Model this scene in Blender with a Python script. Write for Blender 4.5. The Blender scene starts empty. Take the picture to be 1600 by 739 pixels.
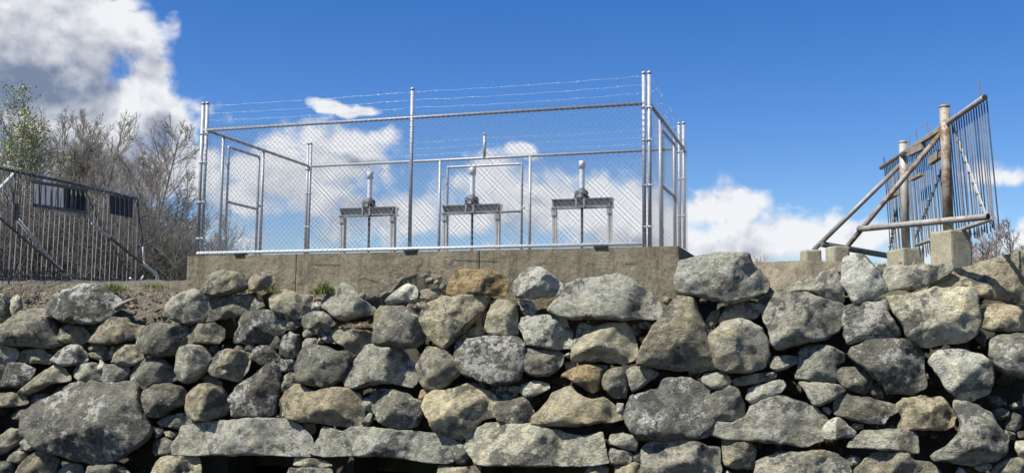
import bpy, math, random
import numpy as np
from mathutils import Vector, noise
from mathutils.geometry import delaunay_2d_cdt

# ------------------------------------------------------------------ camera
EYE = Vector((0.0, 0.0, 1.6))
FPX, PITCH, ROLL = 1700.0, 0.10583, 0.00935
_f = Vector((0, math.cos(PITCH), math.sin(PITCH)))
_u0 = Vector((0, -math.sin(PITCH), math.cos(PITCH)))
_r0 = Vector((1, 0, 0))
_r = _r0 * math.cos(ROLL) + _u0 * math.sin(ROLL)
_u = _u0 * math.cos(ROLL) - _r0 * math.sin(ROLL)
scene = bpy.context.scene
cam_data = bpy.data.cameras.new('camera')
cam_data.sensor_width = 36.0
cam_data.lens = 36.0 * FPX / 1600.0
cam_data.clip_start = 0.1
cam_data.clip_end = 5000.0
cam = bpy.data.objects.new('camera', cam_data)
scene.collection.objects.link(cam)
from mathutils import Matrix
cam.matrix_world = Matrix(((_r.x, _u.x, -_f.x, EYE.x), (_r.y, _u.y, -_f.y, EYE.y), (_r.z, _u.z, -_f.z, EYE.z), (0, 0, 0, 1)))
scene.camera = cam

# ------------------------------------------------------------------ exposure, sun, sky
scene.view_settings.view_transform = 'Standard'
scene.view_settings.look = 'None'
scene.view_settings.exposure = 0.66
scene.view_settings.gamma = 1.0
TO_SUN = Vector((-0.53, -0.285, 0.80)).normalized()
SUN_ELEV = math.asin(TO_SUN.z)
SUN_AZ = math.atan2(TO_SUN.x, TO_SUN.y)
sun_data = bpy.data.lights.new('sun', 'SUN')
sun_data.energy = 5.0
sun_data.angle = math.radians(0.53)
sun_data.color = (1.0, 0.965, 0.89)
sun = bpy.data.objects.new('sun', sun_data)
sun.rotation_euler = (-TO_SUN).to_track_quat('-Z', 'Y').to_euler()
sun.location = (0, 0, 30)
scene.collection.objects.link(sun)

world = bpy.data.worlds.new('World')
scene.world = world
world.use_nodes = True
scene.cycles.max_bounces = 5
scene.cycles.diffuse_bounces = 2
scene.cycles.glossy_bounces = 2
scene.cycles.transparent_max_bounces = 6
scene.cycles.caustics_reflective = False
scene.cycles.caustics_refractive = False


class NT:
    """small helper that writes node trees"""
    def __init__(self, tree):
        self.t = tree

    def n(self, kind, **kw):
        nd = self.t.nodes.new(kind)
        ins = kw.pop('ins', None)
        for k, v in kw.items():
            setattr(nd, k, v)
        if ins:
            for k, v in ins.items():
                self.set(nd.inputs[k], v)
        return nd

    def set(self, sock, v):
        if hasattr(v, 'links') and hasattr(v, 'node'):
            self.t.links.new(v, sock)
        else:
            sock.default_value = v

    def m(self, op, a, b=None, c=None, clamp=False):
        nd = self.t.nodes.new('ShaderNodeMath')
        nd.operation = op
        nd.use_clamp = clamp
        for i, v in enumerate((a, b, c)):
            if v is not None:
                self.set(nd.inputs[i], v)
        return nd.outputs[0]

    def noise(self, vec, scale, detail=4, rough=0.55, dist=0.0):
        nd = self.n('ShaderNodeTexNoise', ins={'Vector': vec, 'Scale': scale, 'Detail': detail, 'Roughness': rough, 'Distortion': dist})
        return nd.outputs['Fac']

    def ramp(self, fac, lo, hi, a=0.0, b=1.0, smooth=True):
        nd = self.n('ShaderNodeMapRange', interpolation_type='SMOOTHSTEP' if smooth else 'LINEAR', clamp=True) if smooth else self.n('ShaderNodeMapRange', clamp=True)
        for i, v in enumerate((fac, lo, hi, a, b)):
            self.set(nd.inputs[i], v)
        return nd.outputs[0]

    def mix(self, fac, a, b, blend='MIX'):
        nd = self.n('ShaderNodeMix', data_type='RGBA', blend_type=blend)
        self.set(nd.inputs[0], fac)
        self.set(nd.inputs[6], a)
        self.set(nd.inputs[7], b)
        return nd.outputs[2]


def ray(px, py):
    return (_f + _r * ((px - 800.0) / FPX) + _u * ((369.5 - py) / FPX)).normalized()


def build_sky():
    t = world.node_tree
    t.nodes.clear()
    k = NT(t)
    out = k.n('ShaderNodeOutputWorld')
    sky = k.n('ShaderNodeTexSky', sky_type='NISHITA')
    sky.sun_disc = False
    sky.sun_elevation = SUN_ELEV
    sky.sun_rotation = SUN_AZ
    sky.altitude = 200.0
    sky.air_density = 1.0
    sky.dust_density = 0.15
    sky.ozone_density = 3.0
    hsv = k.n('ShaderNodeHueSaturation', ins={'Hue': 0.515, 'Saturation': 1.38, 'Value': 1.0, 'Color': sky.outputs[0]})
    bg = k.n('ShaderNodeBackground', ins={'Color': hsv.outputs[0], 'Strength': 0.084})
    # cumulus: a density field over (azimuth, elevation), read twice to find the side turned to the light
    g = bpy.data.node_groups.new('cloud_banks', 'ShaderNodeTree')
    g.interface.new_socket('Vec', in_out='INPUT', socket_type='NodeSocketVector')
    g.interface.new_socket('Density', in_out='OUTPUT', socket_type='NodeSocketFloat')
    q = NT(g)
    gi = q.n('NodeGroupInput')
    go = q.n('NodeGroupOutput')
    vec = gi.outputs[0]
    # cloud banks: px centre, px radii, weight
    banks = [(20, 40, 165, 115, 1.15), (150, 40, 48, 70, .8), (243, 118, 42, 62, .88), (110, 160, 180, 55, 1.15), (220, 190, 65, 40, .75), (272, 262, 75, 48, .85), (190, 235, 60, 34, .75), (275, 213, 50, 20, .7),
             (555, 242, 80, 50, .98), (450, 285, 110, 70, .75), (640, 335, 230, 55, .62), (760, 300, 130, 50, .6), (900, 320, 170, 68, .9), (815, 238, 36, 16, .75),
             (1120, 328, 88, 42, .82), (1215, 372, 180, 44, .72), (1010, 385, 300, 40, .62), (1568, 268, 60, 20, .66), (546, 162, 58, 10, .95), (420, 370, 200, 50, .5),
             (1480, 385, 260, 45, .5), (-150, 120, 220, 150, .9), (1850, 260, 220, 90, .7), (-80, 330, 260, 60, .5), (1950, 380, 350, 60, .6), (-500, 300, 260, 100, .7)]
    wv = q.n('ShaderNodeTexNoise', ins={'Vector': vec, 'Scale': 14.0, 'Detail': 3.0, 'Roughness': 0.6}).outputs['Color']
    wv = q.n('ShaderNodeVectorMath', operation='MULTIPLY_ADD', ins={0: wv, 1: (0.05, 0.04, 0.0), 2: vec}).outputs[0]
    acc = None
    for (px, py, rx, ry, wt) in banks:
        d = ray(px, py)
        uu, vv = math.atan2(d.x, d.y) + .025, math.asin(d.z) + .02
        s = 1.75
        mad = q.n('ShaderNodeVectorMath', operation='MULTIPLY_ADD', ins={0: wv, 1: (FPX / rx / s, FPX / ry / s, 0), 2: (-uu * FPX / rx / s, -vv * FPX / ry / s, 0)}).outputs[0]
        e = q.m('MULTIPLY', q.n('ShaderNodeTexGradient', gradient_type='SPHERICAL', ins={0: mad}).outputs['Fac'], wt * 1.35)
        acc = e if acc is None else q.m('SMOOTH_MAX', acc, e, 0.12)
    n0 = q.noise(vec, 2.2, 2, 0.5)
    U = q.n('ShaderNodeSeparateXYZ', ins={0: vec}).outputs[0]
    far = q.m('MULTIPLY', q.ramp(n0, 0.5, 0.75), q.ramp(q.m('ABSOLUTE', U), 0.55, 1.1))   # the same broken cumulus all round
    acc = q.m('MAXIMUM', acc, q.m('MULTIPLY', far, 0.95))
    g.links.new(acc, go.inputs[0])

    tc = k.n('ShaderNodeTexCoord')
    sp = k.n('ShaderNodeSeparateXYZ', ins={0: tc.outputs['Generated']})
    u = k.m('ARCTAN2', sp.outputs[0], sp.outputs[1])
    v = k.m('ARCSINE', sp.outputs[2])
    uv = k.n('ShaderNodeCombineXYZ', ins={'X': u, 'Y': v, 'Z': 0.0}).outputs[0]

    def shifted(du, dv):
        return k.n('ShaderNodeVectorMath', operation='ADD', ins={0: uv, 1: (du, dv, 0)}).outputs[0]

    def billow(vec_, detail=7):
        st = k.n('ShaderNodeVectorMath', operation='MULTIPLY', ins={0: vec_, 1: (1, 1.2, 1)}).outputs[0]
        nz = k.n('ShaderNodeTexNoise', noise_dimensions='2D', ins={'Vector': st, 'Scale': 13.0, 'Detail': detail, 'Roughness': 0.58, 'Distortion': 0.15})
        ws = k.n('ShaderNodeVectorMath', operation='MULTIPLY_ADD', ins={0: nz.outputs['Color'], 1: (0.05, 0.05, 0), 2: st}).outputs[0]
        vo = k.n('ShaderNodeTexVoronoi', voronoi_dimensions='2D', feature='F1', ins={'Vector': ws, 'Scale': 30.0, 'Detail': 1.5, 'Roughness': 0.5}).outputs[0]
        return k.m('ADD', k.m('MULTIPLY', nz.outputs['Fac'], 0.84), k.m('MULTIPLY', k.m('SUBTRACT', 0.85, vo), 0.17))

    b1 = k.n('ShaderNodeGroup', node_tree=g, ins={'Vec': uv}).outputs[0]
    b2 = k.n('ShaderNodeGroup', node_tree=g, ins={'Vec': shifted(-0.012, 0.045)}).outputs[0]
    n_here, n_near, n_up = billow(uv, 8), billow(shifted(-0.004, 0.007), 6), billow(shifted(-0.010, 0.026), 5)
    dens = k.m('SUBTRACT', k.m('ADD', b1, k.m('MULTIPLY', k.m('SUBTRACT', n_here, 0.5), 1.7)), k.ramp(b1, 0.0, 0.30, 0.6, 0.0))
    cover = k.m('MULTIPLY', k.ramp(dens, 0.24, 0.66), k.ramp(v, -0.02, 0.05))
    up = k.m('ADD', b2, k.m('MULTIPLY', k.m('SUBTRACT', n_up, 0.5), 1.1))
    lit = k.m('SUBTRACT', 0.98, k.m('MULTIPLY', k.ramp(up, 0.20, 1.45), 0.92))
    lit = k.m('ADD', lit, k.m('MULTIPLY', k.m('SUBTRACT', n_here, n_near), 1.1))
    lit = k.m('ADD', lit, k.m('MULTIPLY', k.m('SUBTRACT', n_here, n_up), 0.7))
    lit = k.m('MINIMUM', k.m('MAXIMUM', lit, 0.0), 1.0)
    col = k.mix(lit, (0.21, 0.26, 0.37, 1), (0.93, 0.94, 0.96, 1))
    bgc = k.n('ShaderNodeBackground', ins={'Color': col, 'Strength': 0.62})
    mx = k.n('ShaderNodeMixShader', ins={0: k.m('MULTIPLY', cover, 0.96), 1: bg.outputs[0], 2: bgc.outputs[0]})
    t.links.new(mx.outputs[0], out.inputs[0])


build_sky()

# ------------------------------------------------------------------ helpers
COL = scene.collection


def tag(o, label=None, cat=None, group=None, kind=None):
    for key, val in (('label', label), ('category', cat), ('group', group), ('kind', kind)):
        if val:
            o[key] = val
    return o


def thing(name, loc, label, cat, group=None):
    o = bpy.data.objects.new(name, None)
    o.location = loc
    o.empty_display_size = 0.2
    COL.objects.link(o)
    return tag(o, label, cat, group)


def origin_of(o):
    p = Vector((0, 0, 0))
    while o is not None:
        p += o.location
        o = o.parent
    return p


class MB:
    """collects shapes given in world coordinates, builds ONE mesh object"""
    def __init__(self):
        self.v, self.f, self.sm = [], [], []

    def quadmesh(self, verts, faces, smooth=False):
        b = len(self.v)
        self.v += [tuple(p) for p in verts]
        self.f += [tuple(i + b for i in f) for f in faces]
        self.sm += [smooth] * len(faces)
        return self

    def box(self, c, ax, ay, az):
        """centre and three half-axis vectors"""
        c, ax, ay, az = Vector(c), Vector(ax), Vector(ay), Vector(az)
        vs = [c + ax * i + ay * j + az * l for i in (-1, 1) for j in (-1, 1) for l in (-1, 1)]
        return self.quadmesh(vs, [(0, 1, 3, 2), (4, 6, 7, 5), (0, 4, 5, 1), (2, 3, 7, 6), (0, 2, 6, 4), (1, 5, 7, 3)])

    def bar(self, p0, p1, w, h, side=None):
        p0, p1 = Vector(p0), Vector(p1)
        d = p1 - p0
        side = Vector(side) if side is not None else (Vector((0, 0, 1)) if abs(d.normalized().z) < .9 else Vector((1, 0, 0)))
        s = (side - d * (side.dot(d) / d.length_squared)).normalized()
        t = d.cross(s).normalized()
        return self.box((p0 + p1) / 2, d / 2, s * (w / 2), t * (h / 2))

    def tube(self, pts, r, n=8, caps=True, smooth=True):
        pts = [Vector(p) for p in pts]
        rs = r if isinstance(r, (list, tuple)) else [r] * len(pts)
        base = len(self.v)
        prev = None
        for i, p in enumerate(pts):
            d = (pts[min(i + 1, len(pts) - 1)] - pts[max(i - 1, 0)])
            d.normalize()
            if prev is None:
                a = d.cross(Vector((0.13, 0.21, 0.97)) if abs(d.z) < .9 else Vector((1, .1, 0))).normalized()
            else:
                a = (prev - d * prev.dot(d)).normalized()
            prev = a
            b = d.cross(a)
            for j in range(n):
                an = 2 * math.pi * j / n
                self.v.append(tuple(p + (a * math.cos(an) + b * math.sin(an)) * rs[i]))
        for i in range(len(pts) - 1):
            for j in range(n):
                self.f.append((base + i * n + j, base + i * n + (j + 1) % n, base + (i + 1) * n + (j + 1) % n, base + (i + 1) * n + j))
                self.sm.append(smooth)
        if caps:
            self.f.append(tuple(base + j for j in reversed(range(n))))
            self.f.append(tuple(base + (len(pts) - 1) * n + j for j in range(n)))
            self.sm += [False, False]
        return self

    def build(self, name, mat, parent=None, loc=None):
        o0 = Vector(loc) if loc is not None else (origin_of(parent) if parent else Vector((0, 0, 0)))
        me = bpy.data.meshes.new(name)
        me.from_pydata([(x - o0.x, y - o0.y, z - o0.z) for x, y, z in self.v], [], self.f)
        me.polygons.foreach_set('use_smooth', self.sm)
        me.materials.append(mat)
        me.update()
        ob = bpy.data.objects.new(name, me)
        COL.objects.link(ob)
        if parent is not None:
            ob.parent = parent
            if loc is not None:
                ob.location = o0 - origin_of(parent)
        elif loc is not None:
            ob.location = o0
        return ob


# the fence line that sets out the whole place
YAW = -0.30894
E_ = Vector((math.cos(YAW), math.sin(YAW), 0))        # along the wall, to the right
N_ = Vector((-math.sin(YAW), math.cos(YAW), 0))       # into the bank
Z_ = Vector((0, 0, 1))
BASE = Vector((-4.289, 14.785, 1.6 + 1.2497))          # concrete top at the left front post
FW, FD = 6.16, 3.0245


def FP(s, d, z=0.0):
    return BASE + E_ * s + N_ * d + Z_ * z


def hit(px, py, p0, nrm):
    d = ray(px, py)
    return EYE + d * ((Vector(p0) - EYE).dot(nrm) / d.dot(nrm))


def at_depth(px, py, y):
    d = ray(px, py)
    return EYE + d * (y / d.y)


W_UP = (Z_ + N_ * 0.09).normalized()
W_N = E_.cross(W_UP).normalized()                      # out of the wall, towards the stream
if W_N.dot(-N_) < 0:
    W_N = -W_N
W_O = BASE - N_ * 0.34


def wallp(px, py, off=0.0):
    return hit(px, py, W_O + W_N * off, W_N)


def wall_st(p):
    q = p - W_O
    return q.dot(E_), q.dot(W_UP)


def wall_pt(s, t, o=0.0):
    return W_O + E_ * s + W_UP * t + W_N * o


# ------------------------------------------------------------------ materials
def new_mat(name):
    m = bpy.data.materials.new(name)
    m.use_nodes = True
    t = m.node_tree
    bsdf = t.nodes['Principled BSDF']
    return m, NT(t), bsdf


def bump(k, bsdf, height, strength, dist):
    b = k.n('ShaderNodeBump', ins={'Strength': strength, 'Distance': dist, 'Height': height})
    k.t.links.new(b.outputs[0], bsdf.inputs['Normal'])


def rock_material():
    m, k, b = new_mat('field_stone')
    oi = k.n('ShaderNodeObjectInfo')
    tc = k.n('ShaderNodeTexCoord')
    off = k.n('ShaderNodeVectorMath', operation='SCALE', ins={0: (37.0, 53.0, 71.0), 'Scale': oi.outputs['Random']}).outputs[0]
    sv = k.n('ShaderNodeVectorMath', operation='SCALE', ins={0: tc.outputs['Object'], 'Scale': k.m('MULTIPLY_ADD', k.m('FRACT', k.m('MULTIPLY', oi.outputs['Random'], 17.3)), .7, .65)}).outputs[0]
    vec = k.n('ShaderNodeVectorMath', operation='ADD', ins={0: sv, 1: off}).outputs[0]
    mid = k.noise(vec, 9.0, 8, .74)
    fine = k.noise(vec, 42.0, 4, .8)
    big = k.noise(vec, 2.4, 6, .66, .5)
    c = oi.outputs['Color']
    c = k.mix(k.ramp(mid, .38, .60), k.mix(1.0, c, (.58, .58, .57, 1), 'MULTIPLY'), k.mix(1.0, c, (1.16, 1.13, 1.06, 1), 'MULTIPLY'))
    # bedding bands on some of the stones
    bed = k.noise(k.n('ShaderNodeVectorMath', operation='MULTIPLY', ins={0: vec, 1: (2.0, 3.0, 16.0)}).outputs[0], 1.0, 4, .6, .3)
    c = k.mix(k.m('MULTIPLY', k.ramp(bed, .46, .60), k.ramp(k.m('FRACT', k.m('MULTIPLY', oi.outputs['Random'], 7.7)), .55, .75, 0, .6)), c, k.mix(1.0, c, (.60, .54, .46, 1), 'MULTIPLY'))
    # pale and ochre weathering and dark stain, in patches with their own outline
    c = k.mix(k.ramp(big, .445, .405, 0, .7), c, k.mix(1.0, c, (1.40, 1.36, 1.22, 1), 'MULTIPLY'))
    c = k.mix(k.ramp(big, .36, .29, 0, .55), c, k.mix(1.0, c, (1.12, .92, .58, 1), 'MULTIPLY'))
    c = k.mix(k.ramp(big, .555, .59, 0, .72), c, (.075, .076, .072, 1))
    # crustose lichen: pale crusts, their amount a property of the stone
    lz = k.m('ADD', k.m('MULTIPLY', k.noise(vec, 15.0, 6, .74, .4), .60), k.m('MULTIPLY', k.noise(vec, 3.1, 2, .6), .40))
    al = k.m('MULTIPLY', oi.outputs['Alpha'], .14)
    lm = k.ramp(lz, k.m('SUBTRACT', .60, al), k.m('SUBTRACT', .67, al))
    c = k.mix(k.m('MULTIPLY', lm, .82), c, (.66, .64, .55, 1))
    c = k.mix(k.ramp(fine, .34, .46, k.m('MULTIPLY_ADD', k.m('FRACT', k.m('MULTIPLY', oi.outputs['Random'], 5.1)), .8, .05), 0.0), c, (.05, .05, .045, 1))
    c = k.mix(k.ramp(fine, .56, .68, 0.0, k.m('MULTIPLY', k.m('FRACT', k.m('MULTIPLY', oi.outputs['Random'], 11.9)), .8)), c, k.mix(1.0, c, (1.5, 1.48, 1.4, 1), 'MULTIPLY'))
    k.t.links.new(c, b.inputs['Base Color'])
    b.inputs['Roughness'].default_value = .93
    b.inputs['Specular IOR Level'].default_value = .25
    h = k.m('ADD', k.m('MULTIPLY', mid, 1.8), k.m('MULTIPLY', fine, .75))
    bump(k, b, h, 1.0, .07)
    return m


def mottled(name, c0, c1, s=6.0, rough=.9, bs=.6, bd=.02, metal=0.0, c2=None, fs=70.0):
    m, k, b = new_mat(name)
    vec = k.n('ShaderNodeTexCoord').outputs['Object']
    n1 = k.noise(vec, s, 6, .65, .3)
    n2 = k.noise(vec, fs, 4, .7)
    c = k.mix(k.ramp(n1, .35, .65), c0 + (1,), c1 + (1,))
    c = k.mix(k.ramp(n2, .3, .7, .35, 0), c, tuple(x * .45 for x in c0) + (1,))
    if c2:
        c = k.mix(k.ramp(k.noise(vec, s * .55, 5, .7, .6), .52, .66), c, c2 + (1,))
    k.t.links.new(c, b.inputs['Base Color'])
    b.inputs['Roughness'].default_value = rough
    b.inputs['Metallic'].default_value = metal
    bump(k, b, k.m('ADD', n1, k.m('MULTIPLY', n2, .6)), bs, bd)
    return m


def concrete_material(name, c0, c1, dark, streak=.6):
    m, k, b = new_mat(name)
    vec = k.n('ShaderNodeTexCoord').outputs['Object']
    n1 = k.noise(vec, 2.1, 8, .72, .5)
    n2 = k.noise(vec, 13.0, 7, .75)
    n3 = k.noise(vec, 60.0, 4, .8)
    drip = k.noise(k.n('ShaderNodeVectorMath', operation='MULTIPLY', ins={0: vec, 1: (7.0, 7.0, .7)}).outputs[0], 1.0, 6, .7, .2)
    c = k.mix(k.ramp(n1, .38, .60), c0 + (1,), c1 + (1,))
    c = k.mix(k.ramp(drip, .48, .66, 0, streak), c, dark + (1,))
    c = k.mix(k.ramp(n2, .50, .66, 0, .55), c, dark + (1,))
    c = k.mix(k.ramp(n1, .60, .70, 0, .6), c, (.28, .19, .10, 1))            # iron staining
    c = k.mix(k.ramp(n3, .56, .68, 0, .7), c, (.46, .43, .35, 1))            # aggregate
    c = k.mix(k.ramp(n3, .44, .33, 0, .8), c, (.05, .045, .035, 1))
    k.t.links.new(c, b.inputs['Base Color'])
    b.inputs['Roughness'].default_value = .95
    b.inputs['Specular IOR Level'].default_value = .2
    h = k.m('ADD', k.m('MULTIPLY', n2, .7), k.m('MULTIPLY', n3, .5))
    bump(k, b, h, 1.0, .016)
    return m


def metal_material(name, c0, c1, rust=None, metal=.7, rough=.45, s=9.0, rust_lo=.5):
    m, k, b = new_mat(name)
    vec = k.n('ShaderNodeTexCoord').outputs['Object']
    n1 = k.noise(vec, s, 5, .6)
    c = k.mix(k.ramp(n1, .35, .65), c0 + (1,), c1 + (1,))
    mt = metal
    if rust:
        msk = k.ramp(k.noise(vec, s * .7, 7, .72, .5), rust_lo, rust_lo + .1)
        c = k.mix(msk, c, rust + (1,))
        k.t.links.new(k.m('MULTIPLY', k.m('SUBTRACT', 1.0, msk), metal), b.inputs['Metallic'])
        bump(k, b, k.m('ADD', n1, msk), .4, .004)
    else:
        b.inputs['Metallic'].default_value = mt
    k.t.links.new(c, b.inputs['Base Color'])
    b.inputs['Roughness'].default_value = rough
    return m


M = {}
M['rock'] = rock_material()
M['core'] = mottled('earth_core', (.05, .045, .035), (.09, .08, .06), 7)  # earth, darkened in colour to deepen the shade between the stones
M['soil'] = mottled('gravelly_soil', (.135, .113, .077), (.25, .218, .158), 14, bs=1.0, bd=.08, c2=(.09, .078, .056), fs=34.0)
M['stream'] = mottled('stream_gravel', (.045, .042, .036), (.10, .092, .078), 5, bs=1.0, bd=.05)
M['bank'] = mottled('bank_turf', (.10, .10, .045), (.20, .17, .09), 3, bs=.8, bd=.05)
M['concrete'] = concrete_material('old_concrete', (.172, .148, .10), (.245, .213, .148), (.08, .068, .045))
M['block'] = concrete_material('block_concrete', (.33, .30, .215), (.40, .365, .27), (.24, .215, .145), .35)
M['galv'] = metal_material('galvanised_steel', (.29, .30, .315), (.41, .42, .435), None, .25, .5, 30)
M['galv_white'] = metal_material('bright_galvanised_rail', (.52, .53, .54), (.66, .67, .68), None, .25, .45, 40)
M['wire'] = metal_material('chain_link_wire', (.50, .52, .54), (.66, .68, .70), None, .45, .40, 60)
M['steel'] = metal_material('weathered_steel', (.13, .125, .115), (.20, .19, .175), (.11, .075, .05), .35, .6, 14, .55)
M['hoist'] = metal_material('hoist_steel', (.25, .242, .225), (.34, .33, .31), (.20, .15, .11), .2, .62, 12, .62)
M['hoist_light'] = metal_material('hoist_leg_steel', (.36, .35, .33), (.46, .45, .42), (.20, .16, .12), .3, .55, 14, .62)
M['iron'] = metal_material('cast_iron', (.045, .045, .048), (.09, .09, .092), None, .15, .55, 20)
M['pipe'] = metal_material('rusted_pipe', (.25, .232, .20), (.36, .34, .305), (.18, .11, .065), .2, .65, 7, .54)
M['pipe_rust'] = metal_material('rusty_brown_pipe', (.22, .185, .14), (.33, .29, .235), (.15, .085, .045), .2, .68, 9, .48)
M['bars'] = metal_material('rack_bar_steel', (.21, .205, .195), (.32, .31, .295), (.17, .12, .09), .3, .6, 6, .58)
M['darkbar'] = metal_material('dark_rack_steel', (.085, .085, .085), (.14, .138, .135), (.10, .07, .05), .3, .6, 6, .55)
M['barlight'] = metal_material('pale_lit_rack_steel', (.46, .45, .42), (.58, .57, .54), (.22, .17, .12), .15, .55, 6, .62)  # pale steel, lightened in colour so the left diagonal pipes look sunlit
M['wood'] = mottled('weathered_timber', (.20, .17, .13), (.32, .28, .22), 4, bs=.6, bd=.01, fs=40)
M['sheet'] = mottled('pale_sheet', (.74, .75, .77), (.80, .81, .82), 3, bs=.1, bd=.003, rough=.7)
M['darksheet'] = mottled('charcoal_sheet', (.028, .03, .034), (.05, .05, .055), 3, bs=.2, bd=.003, rough=.7)
M['white'] = mottled('white_cap', (.74, .74, .72), (.82, .82, .80), 8, bs=.05, bd=.002, rough=.45)
M['black'] = mottled('anchor_and_bore_shade', (.02, .02, .02), (.04, .04, .04), 8, bs=.1, bd=.002)  # dark anchor plates, and discs painted as the shade in pipe ends
M['grass'] = mottled('green_grass', (.15, .19, .04), (.27, .30, .08), 30, bs=0, bd=.001, rough=.7)
M['straw'] = mottled('dry_grass', (.36, .27, .16), (.50, .40, .25), 30, bs=0, bd=.001, rough=.8)
M['bark'] = mottled('grey_bark', (.19, .175, .15), (.30, .28, .245), 5, bs=.4, bd=.02)
M['twig'] = mottled('bare_twigs', (.225, .198, .162), (.325, .292, .245), 1.2, bs=0, bd=.001)
M['twig_dark'] = mottled('dark_and_shaded_twigs', (.085, .078, .066), (.145, .134, .115), 1.2, bs=0, bd=.001)  # dark twigs of two trees; the brush wears it as painted shade
M['twig_pink'] = mottled('reddish_twigs', (.27, .22, .19), (.38, .32, .29), 1.2, bs=0, bd=.001)
M['leaf'] = mottled('spring_leaf', (.24, .30, .07), (.38, .44, .14), 2.0, bs=0, bd=.001, rough=.6)
M['conifer'] = mottled('dark_evergreen', (.02, .035, .015), (.045, .065, .025), 3.0, bs=0, bd=.001)


def clear_plastic():
    m, k, b = new_mat('clear_stem_cover')
    b.inputs['Base Color'].default_value = (.88, .90, .92, 1)
    b.inputs['Roughness'].default_value = .25
    b.inputs['Alpha'].default_value = .6
    return m


M['clear'] = clear_plastic()


def frosted():
    m, k, b = new_mat('frosted_fibreglass')
    b.inputs['Base Color'].default_value = (.62, .64, .66, 1)
    b.inputs['Roughness'].default_value = .6
    tr = k.n('ShaderNodeBsdfTranslucent', ins={'Color': (.62, .64, .67, 1)})
    mx = k.n('ShaderNodeMixShader', ins={0: .5, 1: b.outputs[0], 2: tr.outputs[0]})
    k.t.links.new(mx.outputs[0], k.t.nodes['Material Output'].inputs[0])
    return m


M['sheet'] = frosted()

# outline tables: tile key -> (pixel origin); points are quarter-pixels of the survey picture
TILES = dict(A=(0, 420), B=(0, 579), C=(400, 420), D=(400, 579), E=(800, 420), F=(800, 579), G=(1200, 380), H=(1200, 559))
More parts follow.
